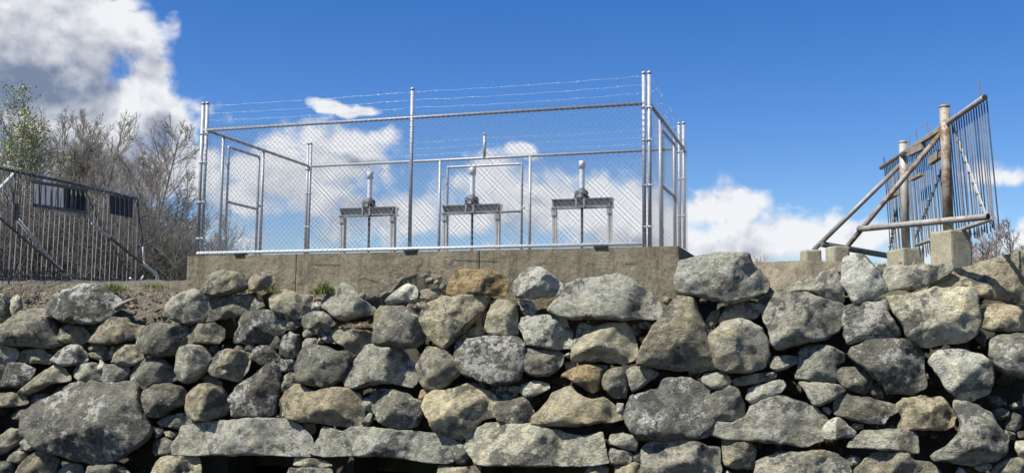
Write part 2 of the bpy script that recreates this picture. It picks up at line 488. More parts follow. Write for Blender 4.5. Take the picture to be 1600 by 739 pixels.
# colour key, depth factor, flatness ('r' round, 'm' medium, 'f' flat block), set-back metres, then outline
STONES = """
A d 1 m 0 300,270 310,215 345,165 430,130 520,100 600,95 650,130 740,190 755,235 690,280 630,330 560,345 450,335 390,315
A l 1 m .05 50,200 95,165 120,180 130,240 100,290 75,325 60,270
A d 1 m .05 -70,170 0,160 45,175 52,250 50,330 0,335 -70,330
A g 1 m .05 -60,340 0,335 60,335 70,345 35,385 0,425 -60,430
A b 1 f 0 10,465 70,360 150,260 240,245 300,255 330,300 345,400 370,470 300,490 170,480 60,475
A b 1 r .04 345,405 370,365 420,350 500,360 545,400 560,440 500,470 420,465 360,445
A b .8 f 0 565,460 600,400 640,330 720,300 790,310 810,340 900,355 910,375 850,430 760,455 640,470
A g 1.1 m 0 870,430 890,380 950,345 1050,340 1150,350 1180,400 1140,480 1110,530 1030,550 950,545 890,510
A l 1.1 r 0 1055,245 1090,180 1150,140 1240,135 1300,170 1310,200 1290,270 1270,320 1180,345 1090,325 1060,290
A b .9 m .02 1125,450 1180,380 1250,345 1340,340 1400,380 1395,440 1360,465 1240,465 1150,470
A b 1.2 f 0 1290,160 1310,60 1340,20 1440,15 1510,40 1540,80 1560,110 1500,140 1440,165 1370,175
A g .9 m 0 1265,325 1280,240 1310,180 1420,175 1560,165 1600,180 1640,230 1560,270 1480,300 1400,315
A d .9 m .03 1460,455 1465,395 1500,360 1490,325 1540,285 1610,262 1690,265 1760,290 1780,340 1760,400 1700,450 1610,460 1530,465
A d 1 r .05 1455,495 1480,470 1520,480 1530,510 1480,520
A d 1 r .05 1530,500 1545,465 1580,465 1590,490 1560,525 1535,520
A l 1 m .02 -60,480 0,475 40,475 110,510 100,560 60,590 0,610 -60,600
A b 1 r .03 75,560 110,520 180,500 260,495 290,530 340,540 300,590 190,590 100,585
A d 1 m 0 325,575 380,510 440,475 500,480 540,530 545,570 480,600 390,605
A b 1 f .05 540,490 570,470 640,478 665,500 560,512
A b 1 m .05 550,525 600,508 670,512 680,560 620,575 560,550
A t 1 f .04 675,500 690,480 702,490 705,580 680,580
A b 1 r 0 705,540 720,495 780,468 840,475 880,520 880,560 830,600 780,605 730,590 705,570
A l 1.1 m 0 1095,600 1110,540 1150,490 1210,475 1270,490 1310,540 1330,575 1290,620 1240,690 1180,715 1130,690 1100,640
A d 1 m .1 1240,482 1340,475 1350,520 1310,545 1270,500
A b .9 m .02 1290,630 1320,590 1370,525 1420,505 1500,510 1560,525 1565,570 1540,640 1500,700 1420,690 1340,670
A d .9 m .03 1565,565 1580,510 1610,480 1670,475 1710,510 1745,560 1690,605 1620,605
B d .9 m 0 -40,100 -30,20 20,-30 60,-50 150,-45 210,-10 180,50 130,100 60,105
B b 1 m 0 125,145 190,70 250,20 340,-35 400,-10 440,40 440,65 330,80 270,110 170,150
B l 1 r .02 450,10 480,-30 540,-48 600,-48 630,0 630,60 560,75 490,60 460,35
B w 1 f .02 608,0 613,-75 640,-50 650,-10 625,10
B g 1 m .02 635,-10 660,-40 740,-45 800,-20 800,20 760,70 680,80 640,65
B g 1.1 r 0 810,10 850,-50 900,-80 1000,-75 1060,-30 1095,10 1090,60 1000,80 910,115 850,95 815,45
B b .9 f 0 -60,140 0,138 60,135 150,160 175,195 150,215 60,225 0,230 -60,230
B d 1 m .06 185,200 200,150 290,140 300,190 260,220 200,225
B b 1 r .04 65,285 110,245 180,235 210,245 190,285 120,310 80,300
B d .8 f .08 290,200 330,110 430,80 400,130 330,190
B g .7 f -.02 375,160 440,80 500,65 550,80 555,100 520,125 470,130 410,155
B G .62 f -.03 190,340 215,260 300,200 380,160 460,125 540,110 570,75 700,90 820,80 855,105 870,200 900,280 935,370 910,420 820,490 750,540 600,570 500,555 400,515 290,490 240,430 200,390
B g 1.1 m 0 905,170 915,125 980,90 1070,80 1140,110 1180,150 1160,200 1080,240 1020,280 960,290 910,275
B b 1.1 m 0 1165,230 1180,180 1230,110 1300,80 1370,100 1400,150 1420,230 1400,270 1330,300 1240,320 1190,290
B b 1 r .06 1250,60 1290,20 1380,70 1380,100 1310,78
B d .9 m 0 1450,170 1480,100 1540,60 1610,20 1660,-30 1720,-40 1745,10 1740,100 1720,200 1710,270 1640,280 1460,285 1455,230
B g .9 m .03 980,325 1040,285 1110,265 1170,265 1230,310 1210,325 1140,360 1030,350
B l 1 m .03 960,400 965,355 1000,345 1020,380 990,410 960,425
B t 1 r .04 1020,385 1040,370 1120,390 1125,410 1080,425 1040,410
B g 1 m .04 945,515 950,450 1010,415 1050,420 1100,445 1080,510 1000,525
B L .7 f -.02 1085,520 1095,460 1140,400 1150,350 1300,325 1600,300 1780,305 1830,330 1900,390 1935,430 1925,535 1700,525 1400,525 1200,525
B b 1 m .02 -60,440 0,405 60,355 110,370 140,430 100,450 40,500 0,520 -60,520
B d 1 m .05 120,390 130,355 180,360 210,400 160,420 130,410
B l 1 m .02 130,450 170,415 210,410 250,460 240,480 180,500 140,490
B g 1 r .03 35,560 60,510 110,500 160,510 160,550 110,575 50,575
B d 1 m .04 -60,570 0,570 70,575 75,640 60,690 -60,690
B b 1 m 0 115,640 130,590 180,530 240,500 310,510 350,560 330,610 320,690 120,690
B l 1 m .02 355,640 400,590 450,575 500,590 510,640 500,680 360,680
B g 1 r 0 550,640 570,590 630,570 700,570 760,600 800,640 820,700 560,700
B t .8 f .02 950,640 990,580 1030,535 1130,525 1240,540 1245,600 1235,700 950,700
C b 1.2 m 0 -55,120 -30,60 0,28 50,25 110,50 120,80 90,110 30,130 -20,140
C b 1.1 m 0 80,175 110,140 170,125 230,140 270,160 350,165 345,200 330,260 300,310 240,310 170,280 115,270 95,220
C l 1 m .03 340,225 360,200 410,200 410,235 380,265 340,265
C l 1 m 0 410,220 440,160 490,110 540,90 600,110 640,160 690,210 740,250 720,280 640,300 560,320 510,310 460,270 420,250
C b 1 r 0 650,155 680,145 692,180 660,187
C g 1 r 0 690,170 720,150 745,170 730,200 690,195
C w 1.1 r -.02 820,200 850,160 900,120 940,95 990,110 1010,140 1000,180 940,205 870,220 830,225
C b 1 m .02 1005,150 1040,130 1130,120 1190,150 1185,185 1110,200 1010,185
C g 1 m .04 975,230 1000,200 1060,200 1060,240 1000,270
C o .9 f -.03 1195,170 1210,110 1245,10 1310,5 1500,20 1545,50 1555,110 1560,165 1460,165 1350,160 1300,175
C g 1 r -.02 1060,75 1080,50 1110,60 1110,95 1070,95
C l 1 r -.02 1115,85 1130,68 1145,75 1145,100 1120,100
C g 1 r -.02 1145,115 1160,90 1190,95 1195,120 1170,135 1150,130
C t .95 m -.02 1045,300 1060,240 1120,205 1200,180 1310,175 1400,170 1440,190 1430,240 1400,290 1340,340 1300,390 1230,460 1180,500 1130,470 1080,410 1050,360
C t 1 m 0 1445,370 1460,290 1480,210 1510,195 1570,200 1620,230 1635,300 1630,400 1580,430 1500,415 1460,400
C t 1 r .05 1300,390 1340,370 1400,350 1430,370 1420,410 1380,430 1320,425
C g 1 r -.02 755,460 755,390 760,300 780,240 830,235 920,240 970,260 1030,310 1050,380 1040,450 990,490 920,500 830,485 770,475
C b 1 r .03 470,400 490,355 560,345 610,370 700,390 750,400 750,470 700,510 640,530 570,500 500,460
C g 1 r 0 285,340 300,300 350,270 420,265 465,300 500,340 460,370 380,370 310,375
C g 1 r .04 175,340 210,320 260,320 285,350 240,375 190,365
C w 1 f .05 190,410 205,375 235,410 215,420
C d 1 m .04 155,480 165,420 220,405 270,410 275,480 270,550 210,560 155,540
C d 1 m .03 60,470 70,425 130,420 150,460 150,500 110,510 75,490
C l 1 m .03 290,400 320,375 360,380 370,400 330,425 295,425
C d 1 m .05 380,385 420,350 460,350 465,390 420,400
C d 1 m .04 380,410 400,385 450,395 480,430 500,470 440,460 390,430
C l 1 r .02 280,465 310,430 370,430 385,460 340,500 290,500
C w 1 f .04 385,460 390,420 410,430 415,465
C d 1 m .03 125,600 150,560 200,545 250,580 265,610 220,640 140,645
C g 1 r -.02 265,590 290,540 330,490 380,475 450,490 510,520 560,520 590,560 580,620 540,680 500,720 430,735 330,725 280,700 265,640
C l 1 m -.02 555,700 580,640 630,560 690,485 730,475 800,490 880,490 930,530 970,600 985,660 990,710 960,735 880,720 800,715 700,725 620,745 570,740
C b 1.1 r 0 1010,620 1030,550 1080,490 1130,490 1200,520 1250,570 1280,620 1270,660 1200,720 1120,760 1060,740 1020,690
C D .9 m -.02 1255,500 1260,450 1330,440 1430,425 1560,420 1640,440 1680,480 1690,560 1660,640 1640,690 1580,715 1480,720 1390,690 1310,660 1265,580
D b 1 r .05 150,110 160,40 210,10 260,30 270,70 230,100 170,140
D B .8 f -.01 170,180 200,130 250,85 290,90 350,120 390,130 440,108 560,110 640,145 660,200 660,260 640,350 560,345 420,330 300,315 215,300 185,240
D w 1 f .03 158,292 163,255 182,260 182,297
D l 1 r .05 108,285 130,270 152,285 130,296
D l 1 m .03 660,200 680,165 720,160 740,210 730,250 670,250
D l 1 m .03 655,345 665,280 700,255 725,270 720,320 690,350
D g 1 m -.01 705,170 730,130 800,120 870,125 940,150 1000,180 1040,200 1045,270 1000,340 930,370 840,360 780,320 750,270 730,240
D t .9 m -.02 1050,230 1070,160 1130,120 1200,130 1280,100 1360,75 1400,110 1450,130 1500,190 1500,280 1400,310 1340,390 1280,425 1200,400 1130,370 1100,300
D o 1 m .03 1010,170 1030,115 1080,130 1070,170 1040,190
D L .7 f -.02 360,520 400,450 440,350 500,365 560,385 610,355 800,365 950,375 1120,395 1200,420 1270,470 1240,530 1190,575 1050,570 900,540 750,535 600,530 450,535
D g 1 r 0 1220,500 1230,450 1280,440 1320,460 1335,530 1310,580 1260,580 1230,550
D T .6 f -.03 1335,470 1340,420 1400,370 1450,335 1560,330 1680,345 1740,340 1800,355 1900,380 1960,400 2050,410 2100,395 2140,380 2160,450 2180,540 2190,570 2140,585 1990,590 1800,595 1600,590 1460,590 1400,580 1345,500
D t .8 f 0 230,590 240,545 300,540 380,545 440,570 470,595 400,605 280,600
D l .8 f 0 195,640 210,608 300,606 470,612 470,700 200,700
D t .8 f .02 1135,640 1150,592 1250,595 1390,597 1390,640 1380,700 1140,700
D o 1 r .05 265,345 290,330 360,330 365,380 340,405 300,390
D g 1 m 0 1495,230 1520,195 1600,175 1670,160 1700,200 1745,270 1720,320 1670,340 1600,330 1520,325
D g 1 m .02 1380,90 1400,70 1440,80 1440,105 1400,110
D d 1 m .05 1440,110 1530,85 1610,110 1630,150 1540,190 1480,150
D l 1 f .04 1490,175 1520,168 1505,212
E D 1 m -.03 10,130 20,90 60,30 110,-5 170,-10 230,20 280,60 330,110 310,150 230,175 120,190 40,180
E w 1 m 0 35,195 60,190 120,200 155,260 130,285 70,280
E L .75 f -.04 240,260 320,180 400,80 420,65 520,60 660,40 720,60 790,110 860,160 910,220 925,270 900,310 800,310 700,320 620,315 500,310 400,315 320,300
E w .9 f -.02 45,350 60,310 120,290 230,290 330,310 345,360 370,400 370,490 300,500 200,490 100,480 75,420
E g 1 m 0 90,580 90,500 130,495 200,510 280,510 320,540 310,590 260,640 220,670 120,660 95,630
E T .9 f -.02 380,570 385,480 410,390 430,335 520,360 600,345 700,335 740,400 770,500 760,560 690,590 560,570 460,570
E b .8 f -.04 795,600 800,540 860,430 930,330 1000,230 1050,190 1140,200 1160,260 1200,360 1230,440 1260,560 1265,620 1150,635 1000,620 880,605
E L 1 m -.05 1030,110 1045,30 1060,-40 1180,-75 1330,-85 1480,-90 1490,-20 1540,10 1590,80 1580,140 1480,190 1350,215 1260,190 1150,170 1060,160
E l .9 m 0 1290,320 1330,250 1400,205 1480,205 1560,220 1565,260 1510,310 1440,310 1380,305 1340,330 1295,340
E b 1 m .04 1200,330 1250,260 1290,250 1300,290 1280,340 1230,380 1210,370
E l 1 r -.02 1235,430 1280,380 1330,340 1420,320 1490,340 1550,380 1590,450 1600,540 1570,610 1480,640 1350,640 1280,620 1260,560
E l 1 m .04 320,540 360,510 380,520 350,560
E b 1 m .06 330,580 400,572 520,592 590,602 560,640 330,640
E d 1 r .06 790,340 830,320 870,350 840,380 800,370
E o 1 r .06 790,430 820,420 830,450 800,460
E d 1 r .02 470,340 480,290 550,290 550,320 500,345
E g 1 m .04 920,240 980,230 960,280 930,290
E b 1 r -.02 1050,185 1070,170 1080,195 1060,205
E d 1 m .07 740,350 790,345 800,400 760,430 740,400
E b 1 r .02 940,200 960,170 1000,180 1000,215 960,225
E d 1 m .06 330,90 400,68 370,110 330,130
F o 1 m .02 310,30 330,10 400,-20 480,-40 560,-10 560,60 530,120 500,135 430,100 350,50
F g 1 r .01 560,80 570,30 600,-5 680,-20 710,10 720,100 710,165 640,165 580,120
F l .9 m .02 710,10 740,-20 850,-25 910,20 880,50 800,110 755,135 735,80
F G .9 r -.02 715,280 730,210 790,150 870,130 920,110 940,60 1030,45 1110,50 1170,90 1225,120 1240,190 1260,290 1240,350 1160,420 1000,430 840,430 780,400 730,340
F d 1 r -.03 1065,390 1080,340 1150,320 1220,350 1245,380 1220,415 1140,430 1080,415
F O .9 m -.02 135,340 160,270 240,190 275,140 310,115 370,105 420,150 500,180 570,165 620,200 650,260 700,300 600,320 450,335 300,345 180,350
F w .9 m .02 60,140 60,90 140,65 220,80 235,110 160,150 90,165
F t 1 r .03 -40,110 0,88 45,95 50,135 0,140
F w 1 f .03 650,250 655,205 700,205 700,260 690,300 660,275
F l 1 f .03 725,200 735,160 765,140 760,165 735,200
F l 1 r .01 610,440 620,400 700,390 780,410 790,440 770,500 700,490 630,465
F l 1 r .02 600,530 620,485 700,495 750,520 740,580 650,590 610,580
F d 1 r .04 750,560 760,510 800,490 820,520 810,570 770,570
F t 1 m .02 640,640 640,597 720,594 760,570 805,590 800,640 800,700 650,700
F b 1 m .03 450,640 480,595 560,592 595,610 590,680 460,700
F l .8 f -.02 820,620 830,480 890,440 930,425 1070,430 1150,440 1220,470 1285,480 1290,550 1300,610 1300,690 1100,700 950,700 830,690
F b .9 f 0 1310,470 1315,430 1390,435 1500,450 1520,500 1510,610 1400,615 1330,590
F l 1 r .01 1185,50 1210,15 1300,5 1350,30 1370,75 1310,115 1250,115 1195,85
F g .9 f 0 1220,200 1240,150 1310,110 1390,90 1420,130 1445,200 1455,290 1400,310 1290,315 1260,290
F b .8 f .03 1375,60 1420,40 1510,20 1600,10 1650,20 1640,50 1500,85 1410,95
F l 1 m .01 1465,170 1480,110 1540,85 1610,70 1680,55 1710,95 1690,125 1620,170 1500,205
F L .5 f 0 1250,400 1255,305 1390,320 1460,290 1490,220 1600,175 1700,160 1800,205 1890,235 1960,310 1950,420 1830,470 1600,445 1400,430 1290,410
F w .8 m 0 1945,420 1950,340 2000,300 2040,288 2150,380 2140,410 2000,432
F l .8 m 0 1530,640 1540,560 1600,535 1680,510 1840,510 1930,495 2000,515 2085,565 2100,640 2090,700 1540,700
F w 1 m .05 1325,640 1340,622 1370,630 1375,680 1330,680
G L .85 f -.02 -50,340 0,320 120,310 250,320 350,355 450,380 480,420 470,470 440,540 370,590 250,620 150,640 60,655 30,610 0,520 -30,430
G L .8 f 0 90,300 200,240 320,190 420,155 440,180 460,260 475,340 470,375 380,350 280,310 200,300
G w .8 f -.02 465,250 465,120 490,85 560,65 600,90 650,150 700,200 740,260 745,300 680,330 580,370 535,365 490,300
G g .8 f .12 585,70 615,75 680,150 735,230 720,255 640,170
G l 1 m -.02 735,260 740,160 790,145 900,145 1020,135 1100,130 1140,150 1135,185 1050,230 980,275 880,285 780,295 750,290
G D .9 m -.01 480,580 470,490 480,400 560,380 710,365 740,400 760,460 800,490 820,560 800,600 720,600 600,610 510,625
G T .7 f -.04 750,340 850,325 920,320 1020,290 1150,285 1270,285 1300,330 1310,420 1320,500 1290,560 1230,610 1120,625 1020,635 950,640 880,590 850,520 800,440 770,380
G t .7 f .02 1010,285 1060,230 1130,190 1180,155 1300,140 1400,105 1480,75 1560,60 1620,65 1700,90 1740,200 1720,340 1600,370 1500,365 1400,340 1300,325 1180,300
G t 1 r -.02 1335,520 1340,420 1400,390 1500,385 1600,385 1680,400 1690,500 1640,545 1500,550 1400,550
G g 1 m -.01 1385,700 1390,620 1420,580 1550,565 1620,575 1700,600 1720,700 1700,800 1600,836 1500,820 1420,770
G G .8 f -.02 510,700 530,650 620,615 760,600 850,600 930,640 960,710 965,790 990,890 900,930 740,925 700,870 600,780 540,730
G l .9 m .01 180,845 200,690 230,645 330,632 410,650 470,690 480,740 425,760 430,850 400,870 280,860
G l 1 r .01 0,750 0,715 100,700 190,710 185,745 120,780 60,800 20,780
G w 1 m -.02 1005,745 1050,685 1120,655 1220,670 1340,705 1410,755 1410,830 1370,935 1280,980 1200,975 1120,910 1085,830
G d 1 m .08 1290,590 1330,560 1365,580 1360,650 1310,620
G g 1 m .1 680,130 740,125 745,160 720,200 690,170
H l .9 f 0 200,155 290,145 420,165 480,185 485,210 420,250 330,300 290,295 260,250
H g 1 m .01 420,110 460,65 560,55 620,80 660,130 640,180 600,225 520,205 470,180 440,140
H g 1 m .04 620,210 650,150 690,150 720,210 720,250 660,240
H g .9 m -.01 415,350 415,280 450,240 510,225 620,250 740,275 810,300 800,330 740,380 720,410 620,405 520,380
H w 1 m .03 340,310 370,305 400,330 380,355 350,335
H t 1 r .03 515,430 540,405 595,410 595,440 550,450
H l .9 f 0 505,555 540,500 600,455 720,450 820,440 900,465 930,490 935,570 930,595 800,580 650,570
H t .9 m -.01 800,290 850,250 960,240 1080,245 1130,310 1170,360 1160,420 1110,445 980,445 850,440 815,435 840,370
H l 1.1 m -.04 1030,600 1060,575 1110,555 1180,480 1200,400 1160,330 1160,280 1230,280 1310,300 1400,360 1440,440 1500,500 1480,590 1400,640 1280,660 1120,640 1050,630
H w 1 f .02 1285,685 1340,635 1400,665 1400,690 1330,715
H b 1 m 0 1390,720 1430,670 1500,625 1560,620 1640,650 1680,720 1650,780 1400,780
H w 1 f .03 1545,560 1550,520 1600,515 1680,520 1680,620 1570,625
H w 1 m .05 1590,280 1600,220 1650,200 1690,260 1660,310 1600,305
H b 1 r 0 545,700 600,640 680,595 780,590 880,595 920,640 1000,650 1060,700 1080,780 540,780
H w 1 f .02 1170,720 1200,675 1240,715 1230,770 1170,770
H g 1 r .1 1400,330 1460,310 1510,330 1510,360 1450,390 1400,370
H d 1 r .1 1480,410 1530,340 1590,360 1590,430 1540,460 1490,440
H g 1 r .12 1510,290 1580,260 1600,310 1530,320
H d 1 r .12 1370,240 1440,230 1500,290 1420,300 1380,270
H d 1 m .1 1480,445 1550,470 1560,510 1500,510
H g 1 m .1 1560,460 1640,450 1640,510 1570,500
H b 1 m .03 -20,110 0,88 50,85 50,105 10,135
H d 1 r .1 480,620 530,605 590,630 580,690 500,700
"""

# ------------------------------------------------------------------ ground, stream bed, bank
Z_LOW = min(wallp(0, 745).z, wallp(1600, 745).z, wallp(800, 745).z) - .03


def build_ground():
    mb = MB()
    n = 60
    xs = [-900, -400, -150, -60] + [-30 + 60 * i / n for i in range(n + 1)] + [60, 150, 400, 900]
    ys = [-900, -300, -80, -20] + [-8 + 26 * i / 50 for i in range(51)] + [40, 90, 300, 1500]
    vs = []
    for y in ys:
        for x in xs:
            near = abs(x) <= 30 and -8 <= y <= 18
            z = Z_LOW - .04 + (noise.fractal(Vector((x * .9, y * .9, 0)), 1, 2, 4) * .05 if near else 0)
            vs.append((x, y, z))
    w = len(xs)
    fs = [(j * w + i, j * w + i + 1, (j + 1) * w + i + 1, (j + 1) * w + i) for j in range(len(ys) - 1) for i in range(w - 1)]
    mb.quadmesh(vs, fs, True)
    tag(mb.build('ground', M['stream']), 'grey gravel stream bed in front of the stone wall', None, None, 'structure')
    # the bank the wall holds back
    mb = MB()
    prof = [(.86, 0.0), (.86, 2.2), (1.1, 2.50), (3.6, 2.56), (12, 2.45), (60, 2.0), (700, 1.6)]
    ss = [-400, -60, -20, -12] + [-8 + i for i in range(20)] + [16, 25, 60, 400]
    vs = []
    for s in ss:
        for d, z in prof:
            p = FP(s, d)
            vs.append((p.x, p.y, z + (noise.noise(Vector((s, d, 3))) * .05 if 1 < d < 20 else 0)))
    w = len(prof)
    fs = [(j * w + i, (j + 1) * w + i, (j + 1) * w + i + 1, j * w + i + 1) for j in range(len(ss) - 1) for i in range(w - 1)]
    mb.quadmesh(vs, fs, True)
    tag(mb.build('bank', M['bank']), 'earth bank behind the stone wall', None, None, 'structure')


def build_soil():
    rows = [(560, -.16), (530, -.16), (512, -.16), (495, -.20), (478, -.30), (465, -.42), (455, -.58), (448, -.80), (443, -1.15), (440, -1.7), (438, -2.6)]
    mb = MB()
    xs = [-120 + i * 6 for i in range(int(420 / 6) + 1)]
    vs = []
    for j, (py, off) in enumerate(rows):
        for px in xs:
            ty = py
            if px < 120 and j < 7:
                ty = py + (120 - px) * .03
            p = wallp(px, ty, off)
            nn = noise.fractal(p * 3.0, 1, 2.1, 5) * .05 + noise.noise(p * 14) * .018
            if j > 6:
                nn *= .7
            vs.append(p + W_N * nn + Z_ * nn * .6)
    w = len(xs)
    fs = [(j * w + i, j * w + i + 1, (j + 1) * w + i + 1, (j + 1) * w + i) for j in range(len(rows) - 1) for i in range(w - 1)]
    mb.quadmesh(vs, fs, True)
    tag(mb.build('soil_slope', M['soil']), 'bare gravelly soil slope above the left end of the wall', None, None, 'structure')


def build_gravel():
    rng = random.Random(3)
    mb = MB()
    rows = [(530, -.16), (512, -.16), (495, -.20), (478, -.30), (465, -.42), (455, -.58), (448, -.80)]
    for i in range(750):
        px = rng.uniform(-40, 296)
        py = rng.uniform(448, 528)
        off = float(np.interp(py, [r[0] for r in reversed(rows)], [r[1] for r in reversed(rows)]))
        p = wallp(px, py + (max(0, 120 - px) * .03), off) + Z_ * .012 + W_N * .02
        r = rng.uniform(.006, .02) if i % 14 else rng.uniform(.025, .045)
        sd = Vector((i * 1.7, 0, 0))
        vs = []
        for a in range(4):
            th = math.pi * (a + .5) / 4
            for b in range(6):
                ph = 2 * math.pi * b / 6
                d = Vector((math.sin(th) * math.cos(ph), math.sin(th) * math.sin(ph), math.cos(th)))
                rr = r * (1 + .5 * noise.noise(d * 1.6 + sd))
                vs.append(p + Vector((d.x * 1.2, d.y, d.z * .75)) * rr)
        fs = [(a * 6 + b, a * 6 + (b + 1) % 6, (a + 1) * 6 + (b + 1) % 6, (a + 1) * 6 + b) for a in range(3) for b in range(6)]
        fs += [tuple(range(6)), tuple(18 + b for b in reversed(range(6)))]
        mb.quadmesh(vs, fs, False)
    o = mb.build('gravel', M['rock'])
    o.color = (.36, .33, .26, .3)
    tag(o, 'loose gravel on the bare soil slope', 'gravel', None, 'stuff')


build_ground()
build_soil()
build_gravel()

# ------------------------------------------------------------------ dry stone wall
PALETTE = {'g': ((0.260, 0.256, 0.207), .45), 'l': ((0.486, 0.477, 0.388), .45), 'd': ((0.160, 0.160, 0.139), .70), 't': ((0.591, 0.537, 0.375), .25),
           'o': ((0.550, 0.426, 0.238), .12), 'b': ((0.421, 0.390, 0.291), .30), 'w': ((0.689, 0.684, 0.569), .55), 'G': ((0.229, 0.228, 0.193), .55),
           'D': ((0.221, 0.224, 0.195), .95), 'L': ((0.495, 0.487, 0.397), .60), 'T': ((0.631, 0.588, 0.438), .35), 'O': ((0.550, 0.477, 0.317), .2), 'B': ((0.414, 0.365, 0.258), .22)}


def chaikin(pts, n=1, q=.2):
    for _ in range(n):
        out = []
        for i in range(len(pts)):
            a, b = pts[i], pts[(i + 1) % len(pts)]
            out.append(a * (1 - q) + b * q)
            out.append(a * q + b * (1 - q))
        pts = np.array(out)
    return pts


def resample(pts, n):
    q = np.vstack([pts, pts[:1]])
    seg = np.linalg.norm(np.diff(q, axis=0), axis=1)
    cum = np.concatenate([[0], np.cumsum(seg)])
    u = np.linspace(0, cum[-1], n, endpoint=False)
    return np.stack([np.interp(u, cum, q[:, 0]), np.interp(u, cum, q[:, 1])], 1)


def seg_dist(pts, Q):
    """distance of each point to the closed outline Q"""
    A, B = Q, np.roll(Q, -1, 0)
    d = B - A
    L2 = (d * d).sum(1) + 1e-12
    ap = pts[:, None, :] - A[None]
    t = np.clip((ap * d[None]).sum(2) / L2[None], 0, 1)
    e = ap - t[..., None] * d[None]
    return np.sqrt((e * e).sum(2)).min(1)


def inside(pts, Q):
    x, y = pts[:, 0:1], pts[:, 1:2]
    A, B = Q, np.roll(Q, -1, 0)
    c = ((A[None, :, 1] > y) != (B[None, :, 1] > y)) & (x < (B[None, :, 0] - A[None, :, 0]) * (y - A[None, :, 1]) / (B[None, :, 1] - A[None, :, 1] + 1e-12) + A[None, :, 0])
    return c.sum(1) % 2 == 1


